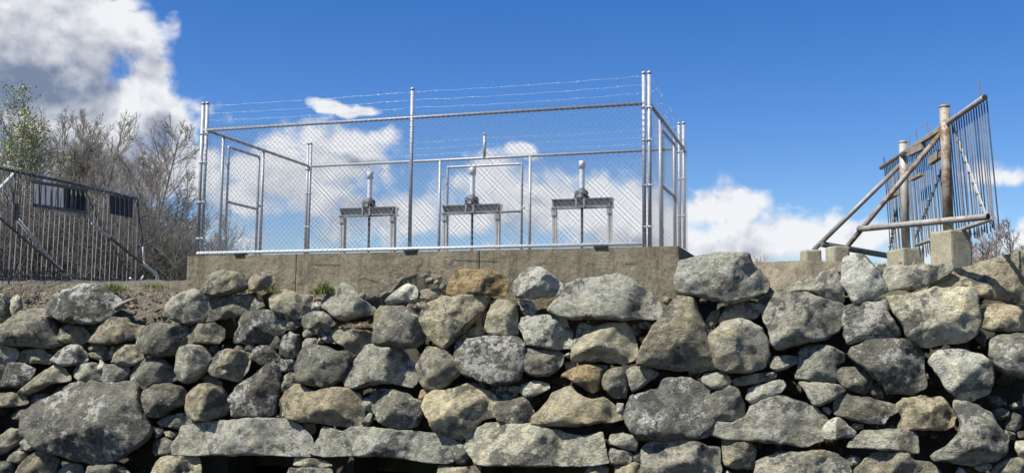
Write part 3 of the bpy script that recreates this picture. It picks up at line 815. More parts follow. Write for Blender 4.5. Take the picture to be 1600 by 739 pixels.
def stone_mesh(poly, depth_f, flat, rng, res=.034, amp=1.0):
    """poly: (n,2) outline in metres; returns verts (x, y, z out of wall), faces, centre, depth"""
    P = np.array(poly)
    if ((P[:, 0] * np.roll(P[:, 1], -1) - np.roll(P[:, 0], -1) * P[:, 1]).sum()) < 0:
        P = P[::-1]
    c = P.mean(0)
    P = (P - c) * 1.07
    P = chaikin(P, 1, .08)
    per = np.linalg.norm(np.roll(P, -1, 0) - P, axis=1).sum()
    n = int(max(18, min(120, per / res)))
    Q = resample(P, n)
    seed = Vector((rng.uniform(0, 99), rng.uniform(0, 99), rng.uniform(0, 99)))
    # chipped outline
    out = Q / (np.linalg.norm(Q, axis=1)[:, None] + 1e-9)
    jit = np.array([noise.fractal(Vector((q[0] * 7, q[1] * 7, 0)) + seed, .8, 2.2, 4) for q in Q])
    Q = Q + out * (jit * min(.022, .05 * per / 4))[:, None]
    lo, hi = Q.min(0), Q.max(0)
    gx = np.arange(lo[0], hi[0] + res, res)
    gy = np.arange(lo[1], hi[1] + res, res * .866)
    G = np.array([(x + (res / 2 if j % 2 else 0), y) for j, y in enumerate(gy) for x in gx])
    G = G + np.array([[rng.uniform(-.2, .2) * res, rng.uniform(-.2, .2) * res] for _ in range(len(G))])
    G = G[inside(G, Q)]
    dG = seg_dist(G, Q)
    R = max(float(dG.max()), res) if len(G) else res
    ring = []
    nrmv = np.stack([-(np.roll(Q, -1, 0) - np.roll(Q, 1, 0))[:, 1], (np.roll(Q, -1, 0) - np.roll(Q, 1, 0))[:, 0]], 1)
    nrmv /= np.linalg.norm(nrmv, axis=1)[:, None] + 1e-9
    for dl in (.012, .030):
        if dl < R * .5:
            q = Q + nrmv * dl
            q = q[inside(q, Q)]
            q = q[seg_dist(q, Q) > dl * .8]
            ring.append(q)
    keep = G[dG > (.030 + res * .5 if len(ring) == 2 else res * .4)]
    pts = np.vstack([Q] + ring + [keep]) if len(keep) else np.vstack([Q] + ring + [np.zeros((1, 2))])
    vv, _, tri, _, _, _ = delaunay_2d_cdt([Vector(p) for p in pts], [(i, (i + 1) % n) for i in range(n)], [], 1, 1e-5)
    XY = np.array([(v.x, v.y) for v in vv])
    dist = seg_dist(XY, Q)
    ex = {'r': 2.3, 'm': 3.0, 'f': 4.5}[flat]
    Rs = R * {'r': .68, 'm': .44, 'f': .25}[flat]
    dep = max(.05, min(.48, R * .78 * depth_f))
    planes = []
    for _ in range({'r': 3, 'm': 4, 'f': 3}[flat]):
        ang = rng.uniform(0, 2 * math.pi)
        planes.append((math.cos(ang), math.sin(ang), rng.uniform(.25, .6 if flat == 'f' else 1.0), rng.uniform(.9, 1.3) if flat == 'f' else rng.uniform(.74, 1.2)))
    # one broken face turned away to the right and one undercut below: the bulk of the wall shows these
    planes.append((math.cos(-.2), math.sin(-.2), rng.uniform(.9, 1.7), rng.uniform(1.05, 1.8)))
    planes.append((math.cos(-1.4), math.sin(-1.4), rng.uniform(.9, 1.6), rng.uniform(1.1, 1.75)))
    an = rng.uniform(1.5, 2.7)
    planes.append((math.cos(an), math.sin(an), rng.uniform(.6, 1.3), rng.uniform(.85, 1.35)))
    tilt = (rng.uniform(-.16, .10), rng.uniform(-.18, .06))
    chip = rng.uniform(.12, .3)
    s1 = 1.5 / max(R, .06)
    verts = []
    for (x, y), d in zip(XY, dist):
        t = 1 - min(1.0, d / Rs)
        z = dep * max(0, 1 - t ** ex) ** (1 / 2.1)
        z += (tilt[0] * x + tilt[1] * y) * (1 - t ** 3)
        for (cx, cy, sl, o) in planes:
            lim = dep * o - sl * (x * cx + y * cy) * dep / R * .8
            if lim < z:
                z = lim + (z - lim) * .02
        z = max(z, -.2 * dep)
        p = Vector((x, y, z))
        k = amp * min(1.0, .35 + d / (.35 * R))
        d1 = noise.fractal(p * s1 + seed, 1.0, 2.0, 2) * .035 * R
        d2 = noise.fractal(p * 9.5 + seed, .7, 2.1, 4) * .013 + (noise.ridged_multi_fractal(p * 5.0 + seed, .9, 2.1, 3, 1.0, 2.0) - 1.0) * .010
        z += (d1 + d2 * min(1, R / .18)) * k
        verts.append((x, y, z))
    nf = len(verts)
    faces = [tuple(f) for f in tri]
    b0 = list(range(n))
    bmap = {}
    ids = []
    for q in Q:                                        # outline vertices in the triangulation
        k = int(((XY - q) ** 2).sum(1).argmin())
        ids.append(k)
    prev = ids
    for sc, zz in ((.95, -.45), (.62, -.85)):
        cur = []
        for q in Q:
            cur.append(len(verts))
            verts.append((q[0] * sc, q[1] * sc, zz * dep))
        for i in range(n):
            j = (i + 1) % n
            faces.append((prev[j], prev[i], cur[i], cur[j]))
        prev = cur
    faces.append(tuple(reversed(prev)))
    return verts, faces, c, dep


WALL = thing('stone_wall', wall_pt(4.0, -2.7), 'dry stone wall of rounded grey and tan boulders below the fence', 'stone wall')


def place_stone(poly_st, off, col, depth_f, flat, rng, mat=None, name='stone', alpha=.4, res=.034, amp=1.0, tiltback=0.0):
    verts, faces, c, dep = stone_mesh(poly_st, depth_f, flat, rng, res, amp)
    me = bpy.data.meshes.new(name)
    me.from_pydata([tuple(E_ * x + W_UP * y + W_N * (z - tiltback * y)) for x, y, z in verts], [], faces)
    me.polygons.foreach_set('use_smooth', [True] * len(faces))
    me.materials.append(mat or M['rock'])
    me.validate()
    me.update()
    o = bpy.data.objects.new(name, me)
    COL.objects.link(o)
    o.parent = WALL
    o.location = wall_pt(c[0], c[1], off) - WALL.location
    o.color = (col[0], col[1], col[2], alpha)
    return o


def build_wall():
    rng = random.Random(11)
    for line in STONES.strip().splitlines():
        a = line.split()
        tx, ty = TILES[a[0]]
        back = float(a[4])
        poly = []
        for pr in a[5:]:
            x, y = pr.split(',')
            poly.append(wall_st(wallp(tx + float(x) / 4, ty + float(y) / 4, -back)))
        base, al = PALETTE[a[1]]
        v = rng.uniform(.88, 1.12)
        wm = rng.uniform(-.03, .03)
        col = (base[0] * v * (1 + wm), base[1] * v, base[2] * v * (1 - wm))
        pn = np.array(poly)
        sz = min(np.ptp(pn[:, 0]), np.ptp(pn[:, 1]))
        place_stone(poly, -back - .5 * back + rng.uniform(-.02, .02), col, float(a[2]), a[3], rng, alpha=al, res=.034 if sz > .4 else .024)
    # the wall runs on past both edges of the picture
    for x0, x1 in ((-3.4, None), (None, 3.4)):
        left = x1 is None
        edge = wall_st(wallp(-25 if left else 1640, 600))[0]
        t = Z_LOW - W_O.z + .15
        row = 0
        while t < (-.55 if left else -.30):
            hgt = rng.uniform(.34, .5)
            s = edge + (-3.2 if left else .02) + rng.uniform(0, .2)
            while s < edge + (-.15 if left else 3.0):
                wd = rng.uniform(.38, .85)
                cx, cy = s + wd / 2, t + hgt / 2
                pts = []
                for q in range(9):
                    an = q / 9 * 2 * math.pi + .3
                    ca_, sa_ = math.cos(an), math.sin(an)
                    kx = abs(ca_) ** .6 * (1 if ca_ > 0 else -1)
                    ky = abs(sa_) ** .6 * (1 if sa_ > 0 else -1)
                    pts.append((cx + kx * wd * .5 * rng.uniform(.85, 1.02), cy + ky * hgt * .5 * rng.uniform(.85, 1.02)))
                base, al = PALETTE[rng.choice('gglbbdLt')]
                place_stone(pts, rng.uniform(-.05, .04), base, 1.0, rng.choice('rmmf'), rng, alpha=al, res=.045)
                s += wd * .97
            t += hgt * .95
    # smooth concrete apron that slopes up to the rack footings
    ap = [(1168, 408), (1230, 406.5), (1300, 408), (1326, 413), (1310, 424), (1255, 444), (1212, 462), (1188, 466), (1174, 445)]
    place_stone([wall_st(wallp(x, y, -.2)) for x, y in ap], -.2, (1, 1, 1), .5, 'f', rng, M['concrete'], 'apron', res=.05, amp=.25, tiltback=.5)

    # earth and rubble core, left open where the water runs under the three lintels
    mb = MB()
    s0, s1 = -9.0, 11.5
    tt = 2.32 - W_O.z
    tl = wall_st(wallp(620, 706))[1]
    tb = Z_LOW - W_O.z - .2

    def core(sa, sb, ta, tb_):
        o = -.66
        mb.box(wall_pt((sa + sb) / 2, (ta + tb_) / 2, o - .35), E_ * (sb - sa) / 2, W_UP * (tb_ - ta) / 2, W_N * .35)
    core(s0, s1, tl, tt)
    X = lambda px, py=725: wall_st(wallp(px, py))[0]
    for a, b in ((s0, X(312)), (X(452), X(516)), (X(694), X(744)), (X(946), s1)):
        core(a, b, tb, tl - .003)
    mb.build('earth_core', M['core'], WALL)
    # small wedged stones deep in the joints: far too many to count
    mb = MB()
    rng = random.Random(5)
    for i in range(750):
        px, py = rng.uniform(-40, 1640), rng.uniform(430, 760)
        lim = 478 if px < 300 else (462 if px < 1060 else 448)
        if py < lim:
            continue
        if py > 700 and (300 < px < 465 or 505 < px < 705 or 735 < px < 955):
            continue
        p = wallp(px, py, -.56 + rng.uniform(0, .12))
        r = rng.uniform(.035, .105)
        sd = Vector((rng.random() * 50, 0, 0))
        vs = []
        for a in range(5):
            th = math.pi * (a + .5) / 5
            for b in range(7):
                ph = 2 * math.pi * b / 7
                d = Vector((math.sin(th) * math.cos(ph), math.sin(th) * math.sin(ph), math.cos(th)))
                rr = r * (1 + .45 * noise.noise(d * 1.6 + sd))
                vs.append(p + E_ * d.x * rr * 1.3 + W_UP * d.z * rr * .85 + W_N * d.y * rr)
        fs = [(a * 7 + b, a * 7 + (b + 1) % 7, (a + 1) * 7 + (b + 1) % 7, (a + 1) * 7 + b) for a in range(4) for b in range(7)]
        fs += [tuple(range(7)), tuple(28 + b for b in reversed(range(7)))]
        mb.quadmesh(vs, fs, False)
    o = mb.build('wedged_rubble', M['rock'], WALL)
    o.color = (.16, .15, .125, .3)  # darker than the face stones, the colour deepening shade in the joints
    tag(o, kind='stuff')


build_wall()


# ------------------------------------------------------------------ concrete sill under the fence
def build_concrete():
    root = thing('concrete_sill', FP(3.0, 1.5, -.5), 'long weathered tan concrete sill carrying the chain link fence', 'concrete wall')
    bot = [(290, 452), (340, 462), (420, 458), (470, 464), (540, 474), (590, 466), (612, 455), (628, 438), (650, 430), (690, 434), (706, 452), (790, 468), (830, 484), (1000, 494), (1050, 482), (1062, 446)]
    bx, by = [b[0] for b in bot], [b[1] for b in bot]
    D0 = -.13
    edges = [293, 463, 749, 1060]
    for k in range(3):
        mb = MB()
        g = .6
        xa, xb = edges[k] + (g if k else 0), edges[k + 1] - (g if k < 2 else 0)
        nc, nr_ = int((xb - xa) / 2.5), 30
        vs = []
        for i in range(nc + 1):
            px = xa + (xb - xa) * i / nc
            top = hit(px, 398, FP(0, D0), N_)
            s = (top - BASE).dot(E_)
            low = hit(px, float(np.interp(px, bx, by)), FP(0, D0), N_)
            zb = low.z - BASE.z
            for j in range(nr_ + 1):
                f = j / nr_
                z = zb * f
                p = FP(s, D0, z)
                rough = .25 + .75 * f
                dn = noise.fractal(p * 5, .8, 2.1, 6) * .010 * rough + noise.fractal(p * 22, .8, 2.0, 3) * .005 * rough
                pit = noise.noise(p * 3.1 + Vector((7, 1, 2)))
                if pit > .25 and f > .25:
                    dn -= min(.007, (pit - .25) * .06)
                if j == 0:
                    dn = 0
                if i in (0, nc) and 0 < j:
                    dn = min(dn, 0) - .004
                q = p - N_ * dn
                if j == nr_:
                    q += Z_ * noise.noise(p * 9) * .05
                vs.append(q)
        w = nr_ + 1
        fs = [(i * w + j, (i + 1) * w + j, (i + 1) * w + j + 1, i * w + j + 1) for i in range(nc) for j in range(nr_)]
        nf = len(vs)
        # top bevel, top face and body behind
        for i in range(nc + 1):
            px = xa + (xb - xa) * i / nc
            s = (hit(px, 398, FP(0, D0), N_) - BASE).dot(E_)
            vs += [FP(s, 3.5, 0), FP(s, 3.5, -1.1), FP(s, D0 + .3, -1.1)]
        for i in range(nc):
            a, b = nf + i * 3, nf + (i + 1) * 3
            fs += [(i * w, a, b, (i + 1) * w), (a, a + 1, b + 1, b), (a + 1, a + 2, b + 2, b + 1), (a + 2, i * w + nr_, (i + 1) * w + nr_, b + 2)]
        for i, fl in ((0, 1), (nc, 0)):
            a = nf + i * 3
            loop = [i * w + j for j in range(nr_ + 1)] + [a + 2, a + 1, a]
            fs.append(tuple(loop if fl else reversed(loop)))
        mb.quadmesh(vs, fs, False)
        mb.build('concrete_pour', M['concrete'], root)
    for px, py, w in ((373, 402.5, .14), (640, 391.5, .16), (938, 388, .16)):
        p = hit(px, py, FP(0, D0 - .012), N_)
        s = (p - BASE).dot(E_)
        mb = MB()
        mb.box(FP(s, D0 + .03, .012), E_ * w / 2, N_ * .055, Z_ * .012)
        mb.build('anchor_plate', M['black'], root)


build_concrete()


# ------------------------------------------------------------------ chain link enclosure
FENCE = thing('chain_link_fence', BASE, 'galvanised chain link fence enclosure with barbed wire on the concrete sill', 'fence')
POST_H, RAIL_H, MESH_T = 2.12, 1.75, 1.84


def plane_sd(px, py, p0, nrm):
    q = hit(px, py, p0, nrm) - BASE
    return q.dot(E_), q.dot(N_), q.z


def mesh_fabric(p0, dirv, length, z0, z1, name='chain_link_mesh', parent=FENCE, pitch=.0715, r=.0026, phase=0.0, rake=None):
    """woven zig-zag wires; rake(s) raises or lowers the top"""
    mb = MB()
    nw = int(length / (pitch / 2))
    col = length / nw
    nrm = dirv.cross(Z_).normalized()
    hz = pitch / 2
    rows = int((z1 - z0) / hz)
    for i in range(nw):
        s0 = (i + .5) * col
        pts = []
        for j in range(rows + 1):
            sg = 1 if ((j + i) % 2 == 0) else -1
            wob = noise.noise(Vector((s0 * 1.3, j * hz * 1.2, 5))) * .004
            pts.append(p0 + dirv * (s0 + sg * col * .52 + wob) + Z_ * (z0 + j * hz) + nrm * (.003 * sg))
        # straight runs kept crisp: square section wire
        base = len(mb.v)
        for j, p in enumerate(pts):
            for k, (ca, sa) in enumerate(((1, 0), (-.5, .866), (-.5, -.866))):
                mb.v.append(tuple(p + dirv * (ca * r * 1.15) + nrm * (sa * r) + Z_ * (ca * r * .4)))
        for j in range(rows):
            for k in range(3):
                a = base + j * 3 + k
                b_ = base + j * 3 + (k + 1) % 3
                mb.f.append((a, b_, b_ + 3, a + 3))
                mb.sm.append(True)
        # twisted selvage barbs at the top
    return mb.build(name, M['wire'], parent)


def pipe(p0, p1, r, name, mat, parent=FENCE, n=10):
    mb = MB()
    mb.tube([p0, p1], r, n)
    return mb.build(name, mat, parent)


def fence_post(s, d, h=POST_H, r=.024, z0=0.0, bands=(.25, .75, 1.3, 1.7), cap=True):
    mb = MB()
    mb.tube([FP(s, d, z0), FP(s, d, h)], r, 12)
    o = mb.build('post', M['galv'], FENCE)
    if cap:
        c = MB()
        c.tube([FP(s, d, h - .01), FP(s, d, h + .015), FP(s, d, h + .03)], [r * 1.15, r * 1.15, r * .5], 12)
        c.build('post_cap', M['galv'], o)
    for z in bands:
        b = MB()
        b.tube([FP(s, d, z - .012), FP(s, d, z + .012)], r * 1.25, 12)
        b.box(FP(s, d, z) + E_ * r * 1.3 - N_ * r * .9, E_ * .012, N_ * .012, Z_ * .012)
        b.build('band_clamp', M['galv'], o)
    return o


def gate(p_of, name_label, a, b, z0, ztop, zmid, facing):
    """a, b: positions along the panel; p_of(pos, z) gives the point"""
    g = MB()
    r = .019
    q0, q1, q2, q3 = p_of(a, z0), p_of(a, ztop), p_of(b, ztop), p_of(b, z0)
    g.tube([q0, q1 - Z_ * .02, q1, q1.lerp(q2, .03), q2.lerp(q1, .03), q2, q2 - Z_ * .02, q3], r, 10)
    go = g.build('gate', M['galv'], FENCE)
    go['label'] = name_label
    for z in (z0, zmid):
        pipe(p_of(a, z), p_of(b, z), r, 'cross_bar', M['galv'], go)
    for pos, sg in ((a, -1), (b, 1)):
        for z in (z0 + .25, ztop - .25) if sg < 0 else (zmid + .05,):
            h = MB()
            q, q2 = p_of(pos, z), p_of(pos + (.05 if (b > a) == (sg > 0) else -.05), z)
            h.bar(q, q2, .035, .05)
            h.build('hinge' if sg < 0 else 'latch', M['galv'], go)
    return go


def build_fence():
    # corner pairs and line posts
    for s, d in ((0.0, 0), (.068, 0.0), (FW, 0), (FW + .066, 0.0), (0, FD), (.055, FD - .01), (FW - .05, FD), (FW + .02, FD - .02)):
        fence_post(s, d)
    sm = plane_sd(642, 280, FP(0, 0), N_)[0]
    fence_post(sm, 0, bands=())
    sb = plane_sd(757, 240, FP(0, FD), N_)[0]
    fence_post(sb, FD, z0=RAIL_H, bands=())
    # rails
    pipe(FP(0.02, 0, RAIL_H), FP(FW, 0, RAIL_H), .021, 'top_rail', M['galv'])
    pipe(FP(0, FD, RAIL_H), FP(FW, FD, RAIL_H), .021, 'top_rail', M['galv'])
    pipe(FP(.068, .02, RAIL_H), FP(.03, FD, RAIL_H), .021, 'top_rail', M['galv'])
    pipe(FP(FW + .066, .02, RAIL_H), FP(FW + .02, FD - .02, RAIL_H), .021, 'top_rail', M['galv'])
    br = pipe(FP(.02, -.035, .045), FP(FW - .01, -.035, .045), .021, 'bottom_rail', M['galv_white'])
    # wire ties wound along the bottom rail
    w = MB()
    i = 0.0
    while i < FW - .1:
        pts = []
        for q in range(7):
            an = q / 6 * 2 * math.pi
            pts.append(FP(.06 + i + .05 * q / 6, -.035 - math.cos(an) * .025, .045 + math.sin(an) * .025))
        w.tube(pts, .0055, 4, False)
        i += .0715
    w.build('wire_tie', M['galv_white'], br)
    # front and back fabric
    mesh_fabric(FP(.05, -.034), E_, FW - .03, .02, MESH_T)
    # barbed strands
    def strand(p0, p1, sag, n):
        mb = MB()
        pts = []
        L = (p1 - p0).length
        rg = random.Random(n)
        for q in range(41):
            f = q / 40
            pts.append(p0.lerp(p1, f) - Z_ * (sag * 4 * f * (1 - f)) + Z_ * math.sin(f * 37 + n) * .004)
        mb.tube(pts, .0013, 4, False)
        k = .08
        while k < L - .05:
            f = k / L
            c = p0.lerp(p1, f) - Z_ * (sag * 4 * f * (1 - f))
            for _ in range(2):
                v = Vector((rg.uniform(-1, 1), rg.uniform(-1, 1), rg.uniform(-1, 1))).normalized() * .016
                mb.tube([c - v, c + v], .0014, 3, False)
            k += .125
        mb.build('barbed_wire', M['wire'], FENCE)
    for i, z in enumerate((2.09, 1.985, 1.885)):
        strand(FP(.068, 0, z), FP(sm, 0, z), .010 + .006 * i, i)
        strand(FP(sm, 0, z), FP(FW, 0, z), .014 + .006 * i, 10 + i)
        strand(FP(.068, 0, z), FP(.05, FD, z - .02), .03, 20 + i)
        strand(FP(FW + .066, 0, z), FP(FW + .02, FD - .02, z - .02), .02, 30 + i)
        strand(FP(.05, FD, z - .02), FP(sb, FD, z - .02), .02, 40 + i)
        strand(FP(sb, FD, z - .02), FP(FW, FD, z - .02), .02, 50 + i)
    # left side: gate between two posts
    L = lambda px, py: plane_sd(px, py, FP(.05, 0), E_)
    dg0, dg1, dg2, dg3 = L(346, 300)[1], L(355, 300)[1], L(403, 300)[1], L(409.5, 300)[1]
    for d in (dg0, dg3):
        fence_post(.05, d, RAIL_H, .022, bands=(), cap=False)
    pl = lambda d, z: FP(.05, d, z)
    gate(pl, 'side gate of the enclosure beside the left corner posts', dg1, dg2, .06, L(355, 229)[2], L(353, 315)[2], 1)
    mesh_fabric(FP(.08, .05), N_, FD - .08, .02, MESH_T, r=.0021)
    # right side
    Rr = lambda px, py: plane_sd(px, py, FP(FW + .04, 0), E_)
    e1, e2 = Rr(1034, 290)[1], Rr(1053.5, 290)[1]
    fence_post(FW + .04, e1 - .09, RAIL_H, .022, bands=(), cap=False)
    fence_post(FW + .035, e2 + .08, RAIL_H, .022, bands=(), cap=False)
    gate(lambda d, z: FP(FW + .04, d, z), 'narrow foreshortened gate on the right side of the enclosure', e1, e2, .06, Rr(1034, 203)[2], Rr(1036, 292)[2], 1)
    mesh_fabric(FP(FW + .075, .05), N_, FD - .1, .02, MESH_T, r=.0015)
    # back: gate in the middle
    B = lambda px, py: plane_sd(px, py, FP(0, FD), N_)
    b0, b1, b2, b3 = B(687, 300)[0], B(699, 300)[0], B(815.5, 300)[0], B(828, 300)[0]
    for s in (b0, b3):
        fence_post(s, FD, RAIL_H, .022, bands=(), cap=False)
    gate(lambda s, z: FP(s, FD, z), 'wide gate in the far side behind the middle hoist', b1, b2, .06, B(756, 259)[2], B(756, 332)[2], 1)
    mesh_fabric(FP(.08, FD + .03), E_, FW - .12, .02, MESH_T)


build_fence()


# ------------------------------------------------------------------ sluice gate hoists
def build_hoist(px0, px1, ytop, ybot, ycap, pxc, label, seed):
    rng = random.Random(seed)
    D = 1.45
    P0 = FP(0, D)
    s0, _, zt = plane_sd(px0, ytop, P0, N_)
    s1 = plane_sd(px1, ytop, P0, N_)[0]
    zb = plane_sd((px0 + px1) / 2, ybot, P0, N_)[2]
    zt = plane_sd((px0 + px1) / 2, ytop, P0, N_)[2]
    zc = plane_sd(pxc, ycap, P0, N_)[2]
    sc = plane_sd(pxc, ybot, P0, N_)[0]
    H = thing('gate_hoist', FP(sc, D, 0), label, 'gate hoist', 'sluice gate hoists inside the fence')
    sh, th = (s1 - s0) / 2, .012
    mid = (s0 + s1) / 2
    zm, hh = (zt + zb) / 2, (zt - zb) / 2
    for side, nm in ((-1, 'beam'), (1, 'beam')):
        mb = MB()
        dd = D + side * .075
        # channel: web, top flange, bottom flange
        web = dd - side * .035
        mb.box(FP(mid, web, zm), E_ * sh, N_ * .005, Z_ * hh)
        mb.box(FP(mid, web + side * .030, zt - .005), E_ * sh, N_ * .025, Z_ * .005)
        mb.box(FP(mid, web + side * .034, zb + .005), E_ * sh, N_ * .029, Z_ * .005)
        # end stiffeners, sloping
        for e in (-1, 1):
            q = MB()
            x = mid + e * (sh - .012)
            vs = [FP(x, web + side * .006, zt - .012), FP(x, web + side * .052, zt - .012), FP(x - e * .03, web + side * .052, zb + .012), FP(x - e * .03, web + side * .006, zb + .012)]
            vs += [v + E_ * e * .008 for v in vs]
            mb.quadmesh(vs, [(0, 1, 2, 3), (7, 6, 5, 4), (0, 4, 5, 1), (1, 5, 6, 2), (2, 6, 7, 3), (3, 7, 4, 0)])
        mb.build(nm, M['hoist'], H)
    for e in (-1, 1):
        mb = MB()
        x = mid + e * (sh - .035)
        x_in = x
        mb.box(FP(x - .012, D - .07, (zb - .012) / 2), E_ * .012, N_ * .006, Z_ * (zb - .012) / 2)
        mb.box(FP(x + .006, D, (zb - .012) / 2), E_ * .006, N_ * .0635, Z_ * (zb - .012) / 2)
        mb.box(FP(x + .025, D - .07, (zb - .012) / 2), E_ * .013, N_ * .006, Z_ * (zb - .012) / 2)
        leg = mb.build('leg', M['hoist_light'], H)
        f = MB()
        f.box(FP(x, D, .008), E_ * .06, N_ * .1, Z_ * .008)
        f.build('foot_plate', M['hoist'], leg)
        c = MB()
        c.box(FP(x, D - .085, zb - .055), E_ * .035, N_ * .004, Z_ * .05)
        for bz in (-.025, .025):
            c.tube([FP(x, D - .088, zb - .055 + bz), FP(x, D - .1, zb - .055 + bz)], .009, 6)
        c.build('gusset', M['hoist'], leg)
    # threaded stem
    st = MB()
    pts, rs = [], []
    zz = -.3
    while zz < zc - .06:
        pts.append(FP(sc, D, zz))
        rs.append(.019 if len(pts) % 2 else .0165)
        zz += .012
    st.tube(pts, rs, 10)
    st.build('stem', M['iron'], H)
    # gear case with flange, bonnet, input shaft, crank nut
    gz = zt + .012
    gb = MB()
    gb.tube([FP(sc, D, gz - .014), FP(sc, D, gz + .008), FP(sc, D, gz + .010), FP(sc, D, gz + .06), FP(sc, D, gz + .095), FP(sc, D, gz + .12)], [.115, .115, .075, .088, .080, .040], 18)
    g = gb.build('gear_case', M['iron'], H)
    for k in range(8):
        an = k / 8 * 2 * math.pi + .2
        b = MB()
        b.tube([FP(sc + .085 * math.cos(an), D + .085 * math.sin(an), gz + .008), FP(sc + .085 * math.cos(an), D + .085 * math.sin(an), gz + .026)], .010, 6)
        b.build('bolt', M['iron'], g)
    b = MB()
    b.tube([FP(sc + .045, D - .06, gz + .05), FP(sc + .055, D - .11, gz + .05), FP(sc + .058, D - .115, gz + .05)], [.048, .048, .03], 14)
    b.tube([FP(sc + .058, D - .11, gz + .05), FP(sc + .06, D - .15, gz + .05)], .015, 8)
    b.build('input_drive', M['iron'], H)
    b = MB()
    b.tube([FP(sc - .06, D, gz + .055), FP(sc - .105, D - .01, gz + .055)], [.04, .034], 12)
    b.tube([FP(sc - .09, D - .01, gz + .03), FP(sc - .09, D - .01, gz + .10)], .012, 8)
    b.build('bearing_housing', M['iron'], H)
    b = MB()
    b.tube([FP(sc, D, gz + .095), FP(sc, D, gz + .135)], [.043, .036], 14)
    b.build('cover_collar', M['iron'], H)
    # clear cover with white cap
    cv = MB()
    cv.tube([FP(sc, D, gz + .12), FP(sc, D, zc - .05)], .036, 16, False)
    cv.build('stem_cover', M['clear'], H)
    cp = MB()
    cp.tube([FP(sc, D, zc - .10), FP(sc, D, zc - .001), FP(sc, D, zc), FP(sc, D, zc + .001)], [.045, .045, .0445, .002], 18)
    cp.build('cap', M['white'], H)
    # nameplates / spacer plates on the beam
    for off in (-.055, .055):
        p = MB()
        p.box(FP(sc + off, D - .118, zm), E_ * .008, N_ * .006, Z_ * hh * .9)
        p.build('stiffener', M['hoist'], H)


build_hoist(534.5, 619.5, 325, 337.5, 269, 577, 'leftmost of the three steel gate hoists standing inside the fence', 1)
build_hoist(694, 783, 320.5, 333.5, 262, 738, 'middle steel gate hoist in front of the wide rear gate', 2)
build_hoist(864, 958, 311, 325, 252, 909.5, 'rightmost of the three steel gate hoists nearest the right corner posts', 3)


# ------------------------------------------------------------------ trash rack on the right
def bevel_block(c, ax, ay, az, name, mat, parent, bev=.025):
    import bmesh
    bm = bmesh.new()
    bmesh.ops.create_cube(bm, size=2.0)
    c, ax, ay, az = Vector(c), Vector(ax), Vector(ay), Vector(az)
    for v in bm.verts:
        v.co = ax * v.co.x + ay * v.co.y + az * v.co.z
    bmesh.ops.bevel(bm, geom=list(bm.edges), offset=bev, segments=2, affect='EDGES', profile=.6)
    bmesh.ops.subdivide_edges(bm, edges=[e for e in bm.edges if e.calc_length() > .15], cuts=4, use_grid_fill=True)
    for v in bm.verts:
        p = v.co + c
        v.co += Vector((noise.noise(p * 8), noise.noise(p * 8 + Vector((9, 0, 0))), noise.noise(p * 8 + Vector((0, 9, 0))))) * .008
    me = bpy.data.meshes.new(name)
    bm.to_mesh(me)
    bm.free()
    me.materials.append(mat)
    o = bpy.data.objects.new(name, me)
    COL.objects.link(o)
    o.parent = parent
    o.location = c - origin_of(parent)
    return o


